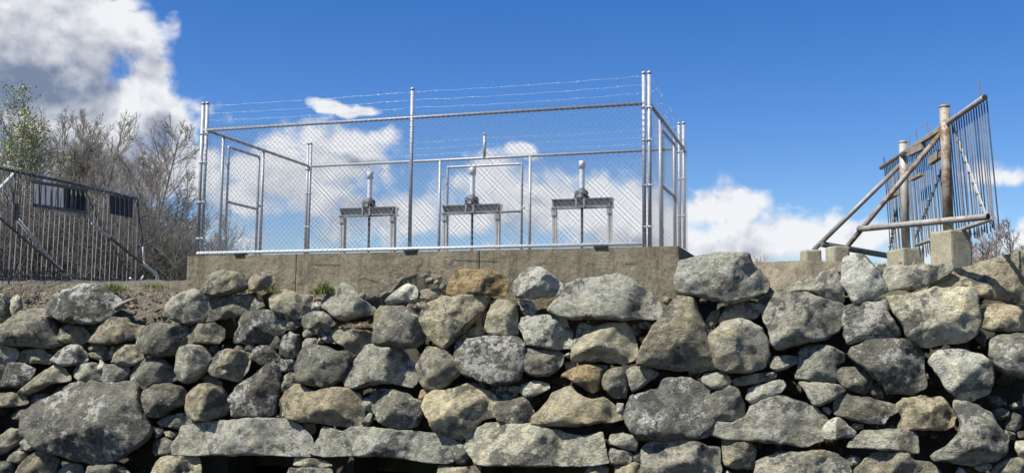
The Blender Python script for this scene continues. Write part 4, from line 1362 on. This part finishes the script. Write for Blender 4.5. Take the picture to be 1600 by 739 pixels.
def build_right_rack():
    A, B = at_depth(1535, 147, 11.0), at_depth(1377, 268, 15.2)
    dr = Vector((B.x - A.x, B.y - A.y, 0)).normalized()
    nr = Vector((-dr.y, dr.x, 0))
    if nr.x > 0:
        nr = -nr                                   # nr points left, towards the posts
    RP = lambda px, py, off=0.0: hit(px, py, A + nr * off, nr)
    zt = (A.z + B.z) / 2
    L = (Vector((B.x, B.y, 0)) - Vector((A.x, A.y, 0))).length
    root = thing('trash_rack', Vector((A.x, A.y, 2.6)) + dr * L * .5, 'tall rusty bar rack propped by two pipe posts at the right end of the wall', 'trash rack')
    P = lambda u, z, off=0.0: Vector((A.x, A.y, 0)) + dr * (u * L) + Z_ * z + nr * (off - .05 * (zt - z))
    rng = random.Random(8)
    top = MB()
    top.tube([P(-.015, zt, .0), P(.5, zt - .01, 0), P(1.0, zt, 0)], .031, 12)
    tp = top.build('top_pipe', M['bars'], root)
    m = MB()
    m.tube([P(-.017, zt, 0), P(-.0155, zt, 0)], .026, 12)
    m.build('bore_shade', M['black'], tp)  # black disc over the pipe end, its colour standing in for shade inside
    nb = 52
    talls = {2: .22, 25: .16, 31: .18, 35: .15, 51: .12}
    for i in range(nb):
        u = .004 + .992 * i / (nb - 1)
        zb = EYE.z + 1.25 + rng.uniform(-.03, .03)
        if u < .14:
            zb += .06
        z1 = zt + .035 + talls.get(i, rng.uniform(-.01, .012))
        mb = MB()
        j = rng.uniform(-.012, .012)
        mb.bar(P(u, zb, -.045 + j), P(u, z1, -.045), .0125, .009, side=nr)
        mb.build('bar', M['bars'] if rng.random() < .7 else M['darkbar'], root)
    zr = EYE.z + 1.40
    for u0, u1 in ((.0, .36), (.42, .66), (.75, 1.0)):
        mb = MB()
        mb.tube([P(u0, zr, .0), P(u1, zr, .0)], .024, 10)
        mb.build('bottom_rail', M['pipe'], root)
    # pierced diagonal strips
    for (x0, y0, x1, y1, mt) in ((1487, 192, 1541, 338, 'barlight'), (1473, 262, 1430, 372, 'darkbar'), (1400, 330, 1390, 392, 'darkbar')):
        mb = MB()
        a, b = RP(x0, y0, -.07), RP(x1, y1, -.07)
        mb.bar(a, b, .045, .008, side=dr)
        o = mb.build('diagonal_strip', M[mt], root)
        for q in range(1, 9):
            bb = MB()
            c = a.lerp(b, q / 9)
            bb.tube([c - nr * .02, c + nr * .025], .011, 6)
            bb.build('bolt', M['darkbar'], o)
    # timbers left on the rack
    for (x0, y0, x1, y1, h) in ((1421, 240, 1443, 229, .075), (1454, 252, 1471, 240, .09), (1424, 281, 1441, 272, .035), (1384, 312, 1402, 302, .05), (1418, 236, 1470, 203, .04)):
        mb = MB()
        a, b = RP(x0, y0, .05), RP(x1, y1, .05)
        mb.bar(a, b, h, .06, side=Z_)
        mb.build('timber', M['wood'], root)
    # posts on concrete footings
    for (px, yt, yb, dep, r, mt, bw, nm) in ((1479, 165, 362, 12.2, .056, 'pipe_rust', None, 'near'), (1413.5, 221, 390, 14.15, .053, 'pipe', None, 'far')):
        t, b = at_depth(px - 3, yt, dep), at_depth(px + 3, yb, dep)
        t.x = b.x = (t.x + b.x) / 2
        mb = MB()
        mb.tube([Vector((b.x, dep, b.z - .05)), Vector((b.x, dep, t.z - .004))], r, 18)
        mb.tube([Vector((b.x, dep, t.z - .03)), Vector((b.x, dep, t.z))], r * 1.03, 18)
        o = mb.build('post', M[mt], root)
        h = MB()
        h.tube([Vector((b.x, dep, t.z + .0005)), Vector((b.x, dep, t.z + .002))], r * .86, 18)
        h.build('bore_shade', M['black'], o)  # black disc paints the shaded hollow of the post
    ca, sa = math.cos(.20), math.sin(.20)
    rx, ry = Vector((ca, sa, 0)), Vector((-sa, ca, 0))
    def block(x0, x1, y0, dep, half_d, zlow, rot):
        rx = Vector((math.cos(rot), math.sin(rot), 0))
        ry = Vector((-math.sin(rot), math.cos(rot), 0))
        a, b = at_depth(x0, y0, dep), at_depth(x1, y0, dep)
        hw = (b.x - a.x) / 2
        zt_ = (a.z + b.z) / 2
        c = Vector(((a.x + b.x) / 2, dep + half_d * .6, (zt_ + zlow) / 2))
        bevel_block(c, rx * hw, ry * half_d, Z_ * (zt_ - zlow) / 2, 'footing', M['block'], root)
    block(1471, 1511, 360, 12.0, .18, 2.35, .30)
    block(1401, 1438, 388.5, 14.0, .2, 2.35, .22)
    block(1298, 1325, 384.5, 12.3, .12, 2.35, .12)
    block(1256, 1281, 390.5, 14.3, .12, 2.35, .12)
    # raking braces and struts
    nb0, nb1 = at_depth(1323, 386, 12.4), at_depth(1471, 208, 12.25)
    mb = MB(); mb.tube([nb0, nb1], .030, 12); mb.build('brace', M['pipe_rust'], root)
    fb0, fb1 = at_depth(1271, 391, 14.4), at_depth(1410, 255, 14.2)
    mb = MB(); mb.tube([fb0, fb1], .032, 12); mb.build('brace', M['bars'], root)
    s0, s1 = at_depth(1343, 358, 12.36), at_depth(1544, 338.5, 10.75)
    mb = MB(); mb.tube([s0, s1], .034, 14); so = mb.build('strut', M['pipe'], root)
    d = (s1 - s0).normalized()
    mb = MB(); mb.tube([s1 + d * .0005, s1 + d * .002], .026, 12); mb.build('bore_shade', M['black'], so)  # black disc drawn as the shade inside the strut end
    for c, ax_, r_ in ((s0, s1 - s0, .043), (nb1, nb1 - nb0, .040), (fb1, fb1 - fb0, .042)):
        ax_ = ax_.normalized()
        mb = MB(); mb.tube([c - ax_ * .012, c, c + ax_ * .012], [r_ * .85, r_, r_ * .85], 12); mb.build('weld_collar', M['pipe_rust'], root)
    f0, f1 = at_depth(1282, 381, 14.36), at_depth(1392, 400.5, 15.6)
    mb = MB(); mb.tube([f0, f1], .042, 12); mb.build('strut', M['darkbar'], root)


build_right_rack()


# ------------------------------------------------------------------ trash rack on the left
def build_left_rack():
    A, B = at_depth(-5, 262, 16.2), at_depth(214, 311, 19.2)
    dr = Vector((B.x - A.x, B.y - A.y, 0)).normalized()
    nr = Vector((dr.y, -dr.x, 0))
    if nr.dot(EYE - A) < 0:
        nr = -nr                                   # towards the camera
    RP = lambda px, py, off=0.0: hit(px, py, A + nr * off, nr)
    root = thing('trash_rack', RP(105, 446), 'dark steel bar rack standing before the bare trees at the left', 'trash rack')
    L = (Vector((B.x, B.y, 0)) - Vector((A.x, A.y, 0))).length
    rng = random.Random(4)
    pts = [A + (A - B).normalized() * 1.3, A, RP(110, 286), B + (B - A).normalized() * .05]
    mb = MB(); mb.tube(pts, .026, 8); mb.build('top_pipe', M['darkbar'], root)
    bl0, bl1 = RP(-5, 431), RP(206, 437)
    ext = (bl0 - bl1).normalized() * 1.3
    mb = MB(); mb.bar(bl0 + ext, bl1, .03, .03); mb.build('bottom_rail', M['darkbar'], root)
    c0, c1 = RP(-5, 421.5), RP(112, 424.5)
    mb = MB(); mb.bar(c0 + ext, c1, .02, .02); mb.build('bottom_rail', M['darkbar'], root)
    nb = 30
    for i in range(-9, nb):
        f = i / (nb - 1)
        a = A.lerp(B, f)
        b = bl0.lerp(bl1, f)
        p0 = Vector((a.x, a.y, a.z + .01 + rng.uniform(-.01, .01))) + nr * .03
        zb = b.z - .13 + rng.uniform(-.03, .04)
        thick = i in (3, 17, 29)
        if thick:
            zb -= .06
        p1 = Vector((a.x, a.y, zb)) + nr * (.03 + rng.uniform(-.02, .02)) + dr * rng.uniform(-.012, .012)
        mb = MB()
        mb.bar(p1, p0, .034 if thick else .012, .018 if thick else .008, side=nr)
        mb.build('bar', M['darkbar'] if thick or rng.random() < .4 else M['bars'], root)

    def sheet(c, mat, off, name):
        mb = MB()
        v = [RP(x, y, off) for x, y in c]
        v += [p - nr * .012 for p in v]
        mb.quadmesh(v, [(0, 1, 2, 3), (7, 6, 5, 4), (0, 4, 5, 1), (1, 5, 6, 2), (2, 6, 7, 3), (3, 7, 4, 0)])
        return mb.build(name, mat, root)
    for k in range(5):
        x0 = 53 + k * 9.7
        x1 = x0 + 8.4
        yt = lambda x: 286 + (x - 51) * .155
        yb = lambda x: 319 + (x - 51) * .15
        sheet([(x0, yt(x0)), (x1, yt(x1)), (x1, yb(x1)), (x0, yb(x0))], M['sheet'], .0, 'pale_panel')
    sheet([(101.5, 294), (135, 299), (135, 330), (101.5, 326)], M['darksheet'], -.02, 'dark_panel')
    sheet([(172, 304.5), (208, 311.5), (207, 340.5), (172, 333.5)], M['darksheet'], .05, 'dark_panel')
    for x in (52, 61.7, 71.4, 81.1, 90.8, 100.5, 113, 125, 135):
        mb = MB()
        mb.bar(RP(x, 284 + (x - 51) * .155, .012), RP(x, 320 + (x - 51) * .15, .012), .022, .012, side=dr)
        mb.build('divider', M['darkbar'], root)
    for y0, y1 in ((284, 297.5), (320, 333)):
        mb = MB(); mb.bar(RP(50, y0, .075), RP(137, y1, .075), .05, .02, side=Z_); mb.build('frame_strip', M['darkbar'], root)
    for x in (180, 187, 194, 201):
        mb = MB(); mb.bar(RP(x, 306 + (x - 172) * .19, .065), RP(x, 334 + (x - 172) * .19, .065), .012, .012, side=dr); mb.build('divider', M['bars'], root)
    # diagonal pipes, cable and the bent handle at the far end
    for pl, r, mt, nm, off in (([(28, 343), (70, 394), (113, 444)], .026, 'barlight', 'diagonal_pipe', -.04), ([(-30, 312), (-5, 300), (23, 271)], .03, 'barlight', 'diagonal_pipe', -.06),
                               ([(-30, 312), (-5, 337), (50, 384), (100, 426)], .017, 'darkbar', 'diagonal_bar', .07), ([(144, 349), (172, 371)], .022, 'barlight', 'diagonal_pipe', .08),
                               ([(172, 371), (200, 394), (222, 411)], .026, 'darkbar', 'diagonal_pipe', .08), ([(135, 303), (150, 337), (175, 385), (205, 436)], .018, 'darkbar', 'diagonal_bar', -.06),
                               ([(222, 411), (234, 420), (242, 426), (246, 432), (245.5, 440)], .030, 'galv_white', 'bent_handle', .08),
                               ([(213, 312), (216, 335), (222, 365), (223, 385)], .016, 'darkbar', 'hanging_rod', .05), ([(223, 380), (224, 396), (225, 412)], .017, 'galv_white', 'hanging_rod', .05),
                               ([(203, 434), (211, 440), (219, 439), (224, 431)], .016, 'galv_white', 'bent_handle', .09)):
        mb = MB()
        mb.tube([RP(x, y, off) for x, y in pl], r, 8)
        mb.build(nm, M[mt], root)
    mb = MB(); mb.bar(RP(27, 318, .06), RP(26, 345, .06), .06, .03, side=dr); mb.build('splice_plate', M['darkbar'], root)


build_left_rack()


# ------------------------------------------------------------------ trees and brush beyond
def perp(d, rng):
    v = Vector((rng.uniform(-1, 1), rng.uniform(-1, 1), rng.uniform(-1, 1)))
    v -= d * v.dot(d)
    return v.normalized()


def limb(mb, p, d, ln, r0, r1, nseg, n, rng, up, wig):
    pts, rs = [p.copy()], [r0]
    for i in range(nseg):
        d = (d + perp(d, rng) * wig + Z_ * up).normalized()
        p = p + d * (ln / nseg)
        pts.append(p.copy())
        rs.append(r0 + (r1 - r0) * (i + 1) / nseg)
    mb.tube(pts, rs, n, False)
    return pts, rs


def bare_tree(name, base, height, seed, label, spread=.55, stems=1, mt='twig', leaf=None, dens=1.0, lean=0.0, group='bare trees on the far bank'):
    rng = random.Random(seed)
    root = thing(name, base, label, 'tree', group)
    tr, cr = MB(), MB()
    tips = []
    rmin = .0078
    for s in range(stems):
        d = Vector((rng.uniform(-.12, .12) * stems + lean, rng.uniform(-.1, .1) * stems, 1)).normalized()
        h = height * (rng.uniform(.86, 1.0) if stems > 1 else 1)
        tp, trr = limb(tr, base + perp(Z_, rng) * (.25 * (stems - 1)), d, h, .028 * h / max(1, stems ** .5) * .6, .01, 10, 6, rng, .02, .05)
        nl = int(33 * dens / max(1, stems ** .6))
        for i in range(nl):
            f = .15 + .83 * (i + rng.random()) / nl
            k = min(int(f * 10), 9)
            q = tp[k].lerp(tp[k + 1], f * 10 - k)
            dd = (tp[k + 1] - tp[k]).normalized()
            ld = (dd * 1.0 + perp(dd, rng) * rng.uniform(.5, 1.0) * spread * 1.5).normalized()
            ll = h * (1.02 - f * .8) * rng.uniform(.36, .58) * (.65 + spread * .5)
            lr = max(.012, min(.035, trr[k] * .38))
            lp, lrr = limb(cr, q, ld, ll, lr, .008, 6, 4, rng, .06, .07)
            nb_ = int(7 * dens)
            for j in range(nb_):
                g = .15 + .83 * (j + rng.random()) / nb_
                kk = min(int(g * 6), 5)
                q2 = lp[kk].lerp(lp[kk + 1], g * 6 - kk)
                d2 = ((lp[kk + 1] - lp[kk]).normalized() * 1.0 + perp(ld, rng) * .62).normalized()
                l2 = ll * rng.uniform(.3, .55) * (1.15 - .5 * g)
                bp, br = limb(cr, q2, d2, l2, max(rmin, lrr[kk] * .45), rmin * .7, 4, 3, rng, .06, .09)
                for m in range(4):
                    kk2 = rng.randrange(1, 4)
                    d3 = ((bp[kk2 + 1] - bp[kk2]).normalized() * 1.0 + perp(d2, rng) * .65).normalized()
                    l3 = l2 * rng.uniform(.4, .7)
                    p3, _ = limb(cr, bp[kk2], d3, l3, rmin * .8, rmin * .5, 3, 3, rng, .05, .10)
                    tips.append(p3[-1]); tips.append(p3[1])
                    for w in range(2):
                        d4 = ((p3[2] - p3[1]).normalized() * 1.0 + perp(d3, rng) * .7).normalized()
                        p4, _ = limb(cr, p3[rng.randrange(1, 3)], d4, l3 * .6, rmin * .6, rmin * .4, 2, 3, rng, .05, .10)
                        tips.append(p4[-1])
    tr.build('trunk', M['bark'], root)
    cr.build('branches', M[mt], root)
    if leaf:
        lf = MB()
        for p in tips:
            if p.z < base.z + height * leaf[0]:
                continue
            for _ in range(leaf[1]):
                c = p + Vector((rng.gauss(0, .12), rng.gauss(0, .12), rng.gauss(0, .12)))
                a, = (perp(Vector((rng.uniform(-1, 1), rng.uniform(-1, 1), rng.uniform(-.3, 1))).normalized(), rng),)
                b = perp(a, rng)
                s = rng.uniform(.025, .055)
                lf.quadmesh([c - a * s, c + b * s * .6, c + a * s, c - b * s * .6], [(0, 1, 2, 3)])
        lf.build('young_leaves', M['leaf'], root)
    return root


def tree_at(px, ytop, depth, seed, label, zbase=1.9, **kw):
    t = at_depth(px, ytop, depth)
    bare_tree('bare_tree', Vector((t.x, t.y, zbase)), t.z - zbase, seed, label, **kw)


tree_at(10, 156, 36, 21, 'leafing tree with pale green young leaves at the far left edge', spread=.5, stems=3, leaf=(.66, 1), mt='twig')
tree_at(52, 180, 37, 22, 'dark twiggy bare tree above the left end of the rack', spread=.42, stems=2, mt='twig_dark')
tree_at(92, 172, 40, 23, 'tallest bare grey tree behind the pale panel of the left rack', spread=.45, stems=2, dens=1.1)
tree_at(128, 190, 36, 24, 'many-stemmed bare tree behind the middle of the left rack', spread=.5, stems=3)
tree_at(172, 208, 38, 25, 'bare tree with a rounded twiggy top above the dark rack panel', spread=.6, stems=2, dens=1.1)
tree_at(212, 205, 34, 26, 'spreading bare tree whose branches fan out towards the fence', spread=.8, stems=1, dens=1.25, lean=.06)
tree_at(32, 168, 42, 51, 'slender bare tree just right of the green leafing tree top', spread=.4, stems=2, dens=.9)
tree_at(110, 186, 44, 52, 'thin bare tree showing between the two tallest twiggy crowns', spread=.4, stems=2, dens=.9)
tree_at(150, 200, 43, 53, 'thin bare tree left of the rounded twiggy crown', spread=.45, stems=2, dens=.9)
tree_at(72, 176, 46, 54, 'pale bare tree with close upright twigs behind the dark twiggy tree', spread=.42, stems=3, dens=1.0)
tree_at(190, 226, 44, 55, 'pale bare tree just left of the spreading tree', spread=.5, stems=3, dens=.9)
tree_at(232, 262, 42, 56, 'low bare tree under the outer branches of the spreading tree', spread=.6, stems=3, dens=.9)
tree_at(8, 205, 44, 57, 'bare tree seen through the stems of the leafing tree', spread=.5, stems=3, dens=1.0)
tree_at(-45, 185, 38, 27, 'bare tree mostly cut off by the left picture edge', spread=.5, stems=2)
tree_at(262, 318, 44, 28, 'small dark bare tree between the spreading tree and the fence', spread=.6, stems=2, mt='twig_dark', dens=.8)
tree_at(292, 316, 48, 29, 'small bare tree touching the left corner posts of the fence', spread=.5, stems=2, dens=.8)
tree_at(345, 325, 46, 30, 'grey bare tree seen through the left side gate', spread=.65, stems=3, dens=.9)
tree_at(388, 352, 50, 31, 'low bare tree seen through the mesh right of the left side gate', spread=.65, stems=2, dens=.7)
tree_at(1575, 352, 26, 41, 'reddish bare bush behind the long top boulder on the right', spread=.9, stems=4, mt='twig_pink', dens=.9, group='bushes behind the right rack')
tree_at(1535, 362, 25, 42, 'small pinkish bush beside the near concrete footing of the right rack', spread=.9, stems=3, mt='twig_pink', dens=.8, group='bushes behind the right rack')
tree_at(1625, 350, 27, 43, 'twiggy bush half cut off at the right picture edge', spread=.9, stems=3, mt='twig_pink', dens=.9, group='bushes behind the right rack')


def build_brush():
    rng = random.Random(77)
    mb = MB()
    for i in range(1500):
        px = rng.uniform(-60, 320)
        dep = rng.uniform(22, 34)
        ymax = 300 + 60 * rng.random() + max(0, px - 170) * .55
        t = at_depth(px, ymax, dep)
        b = Vector((t.x + rng.uniform(-.5, .5), t.y, 2.0))
        h = t.z - 2.0
        pts, rs = limb(mb, b, Vector((rng.uniform(-.35, .35), rng.uniform(-.3, .3), 1)).normalized(), h, .014, .006, 5, 3, rng, .03, .16)
        for k in range(5):
            j = rng.randrange(1, 5)
            d = (Z_ * .7 + perp(Z_, rng)).normalized()
            p2, _ = limb(mb, pts[j], d, h * rng.uniform(.2, .4), .008, .005, 3, 3, rng, .02, .2)
            for w in range(2):
                limb(mb, p2[rng.randrange(1, 3)], (d + perp(d, rng)).normalized(), h * .14, .006, .004, 2, 3, rng, .0, .2)
    o = mb.build('brush', M['twig_dark'])  # dark twig colour puts the thicket's shading into the material
    tag(o, 'tangled grey brown brush behind the left bar rack', 'brush', None, 'stuff')
    # dark evergreen shrub low on the left
    root = thing('evergreen_shrub', at_depth(262, 425, 27), 'low dark evergreen shrub behind the bent white handle', 'shrub')
    lf = MB()
    for c, rx, rz in (((255, 425), .75, .45), ((282, 428), .6, .38), ((240, 432), .5, .3)):
        cc = at_depth(c[0], c[1], 27)
        for _ in range(900):
            v = Vector((rng.gauss(0, 1), rng.gauss(0, 1), rng.gauss(0, 1))).normalized() * rng.uniform(.55, 1.05)
            p = cc + Vector((v.x * rx, v.y * rx, v.z * rz + .05 * noise.noise(v * 4)))
            a = perp(v, rng); b = perp(a, rng)
            s = rng.uniform(.03, .08)
            lf.quadmesh([p - a * s, p + b * s * .4, p + a * s, p - b * s * .4], [(0, 1, 2, 3)])
    lf.build('foliage', M['conifer'], root)


build_brush()


# ------------------------------------------------------------------ grass, straw, sticks
def tuft(name, pts, mat, n, h, label, cat, spread=.05, seed=1, off=0.0, droop=.5, w=.006):
    rng = random.Random(seed)
    mb = MB()
    m_ = (len(pts) - 1) / 2
    for i_, (px, py, o) in enumerate(pts):
        c = wallp(px, py, o)
        fall = 1.15 - .85 * abs(i_ - m_) / max(m_, 1) if n > 20 else 1.0
        h0 = h * rng.uniform(.65, 1.15) * (.55 + .45 * fall)
        for _ in range(int(n * fall)):
            p = c + E_ * rng.gauss(0, spread) + N_ * rng.gauss(0, spread * .6)
            d = (Z_ + perp(Z_, rng) * rng.uniform(.1, 1.0) * droop * 1.6).normalized()
            hh = h0 * rng.uniform(.35, 1.15)
            side = perp(d, rng) * w * .5
            q = p + d * hh * .6
            e = q + (d + Vector((d.x, d.y, -.6)) * droop).normalized() * hh * .5
            mb.quadmesh([p - side, p + side, q + side * .8, q - side * .8, e], [(0, 1, 2, 3), (3, 2, 4)])
    o = mb.build(name, mat)
    return tag(o, label, cat, None, 'stuff')


tuft('grass', [(166 + i * 3.2, 455 - (i % 3), -.36) for i in range(9)], M['grass'], 70, .13, 'green grass tuft behind the big dark boulder at the left', 'grass', .045, 1)
tuft('grass', [(222 + i * 4.5, 450, -.6) for i in range(10)], M['grass'], 35, .09, 'thin mixed green grass along the soil edge left of the concrete', 'grass', .05, 2)
tuft('grass', [(492 + i * 3.0, 458 - abs(5 - i) * -.3, .02) for i in range(11)], M['grass'], 85, .14, 'bright green plant clump growing at the foot of the concrete', 'grass', .035, 3, w=.010)
tuft('grass', [(410 + i * 4, 456, -.02) for i in range(8)], M['grass'], 26, .13, 'sparse dark grass between two boulders under the concrete', 'grass', .04, 4)
tuft('grass', [(374 + i * 3, 458, .0) for i in range(4)], M['grass'], 22, .10, 'few green blades beside the boulder left of the concrete joint', 'grass', .03, 5)
tuft('dry_grass', [(540 + i * 4.2, 512 - (i % 4), .10) for i in range(12)], M['straw'], 60, .08, 'dry straw lying on a rounded stone below the concrete', 'straw', .045, 6, droop=1.3)
tuft('dry_grass', [(640 + i * 6, 480 - i * .5, .10) for i in range(9)], M['straw'], 14, .10, 'wisps of dry grass above the large grey stone', 'straw', .05, 7, droop=1.2)
tuft('dry_grass', [(-6 + (i * 37) % 300, 446 + (i * 7) % 22, -.8 + ((i * 7) % 22) * .022) for i in range(150)], M['straw'], 16, .065, 'dead grass stubble along the soil at the left edge', 'straw', .10, 8, droop=.8)
tuft('dry_grass', [(1165 + i * 4, 408.5, -.4) for i in range(9)], M['straw'], 6, .10, 'fine dry stalks on top of the wall right of the fence', 'straw', .05, 9, droop=.4, w=.004)
tuft('dry_grass', [(1375 + i * 7, 413, -.5) for i in range(10)], M['straw'], 10, .07, 'short dry stalks round the far rack footing', 'straw', .05, 10, droop=.6, w=.005)
mb = MB()
mb.tube([wallp(180, 482, -.02), wallp(192, 474, .0), wallp(203, 469, .02), wallp(214, 466, .05)], [.03, .026, .022, .01], 7)
mb.tube([wallp(203, 469, .02), wallp(206, 473, .04)], [.014, .006], 5)
tag(mb.build('fallen_stick', M['bark']), 'broken brown stick lying on the soil beside the big dark boulder', 'stick')
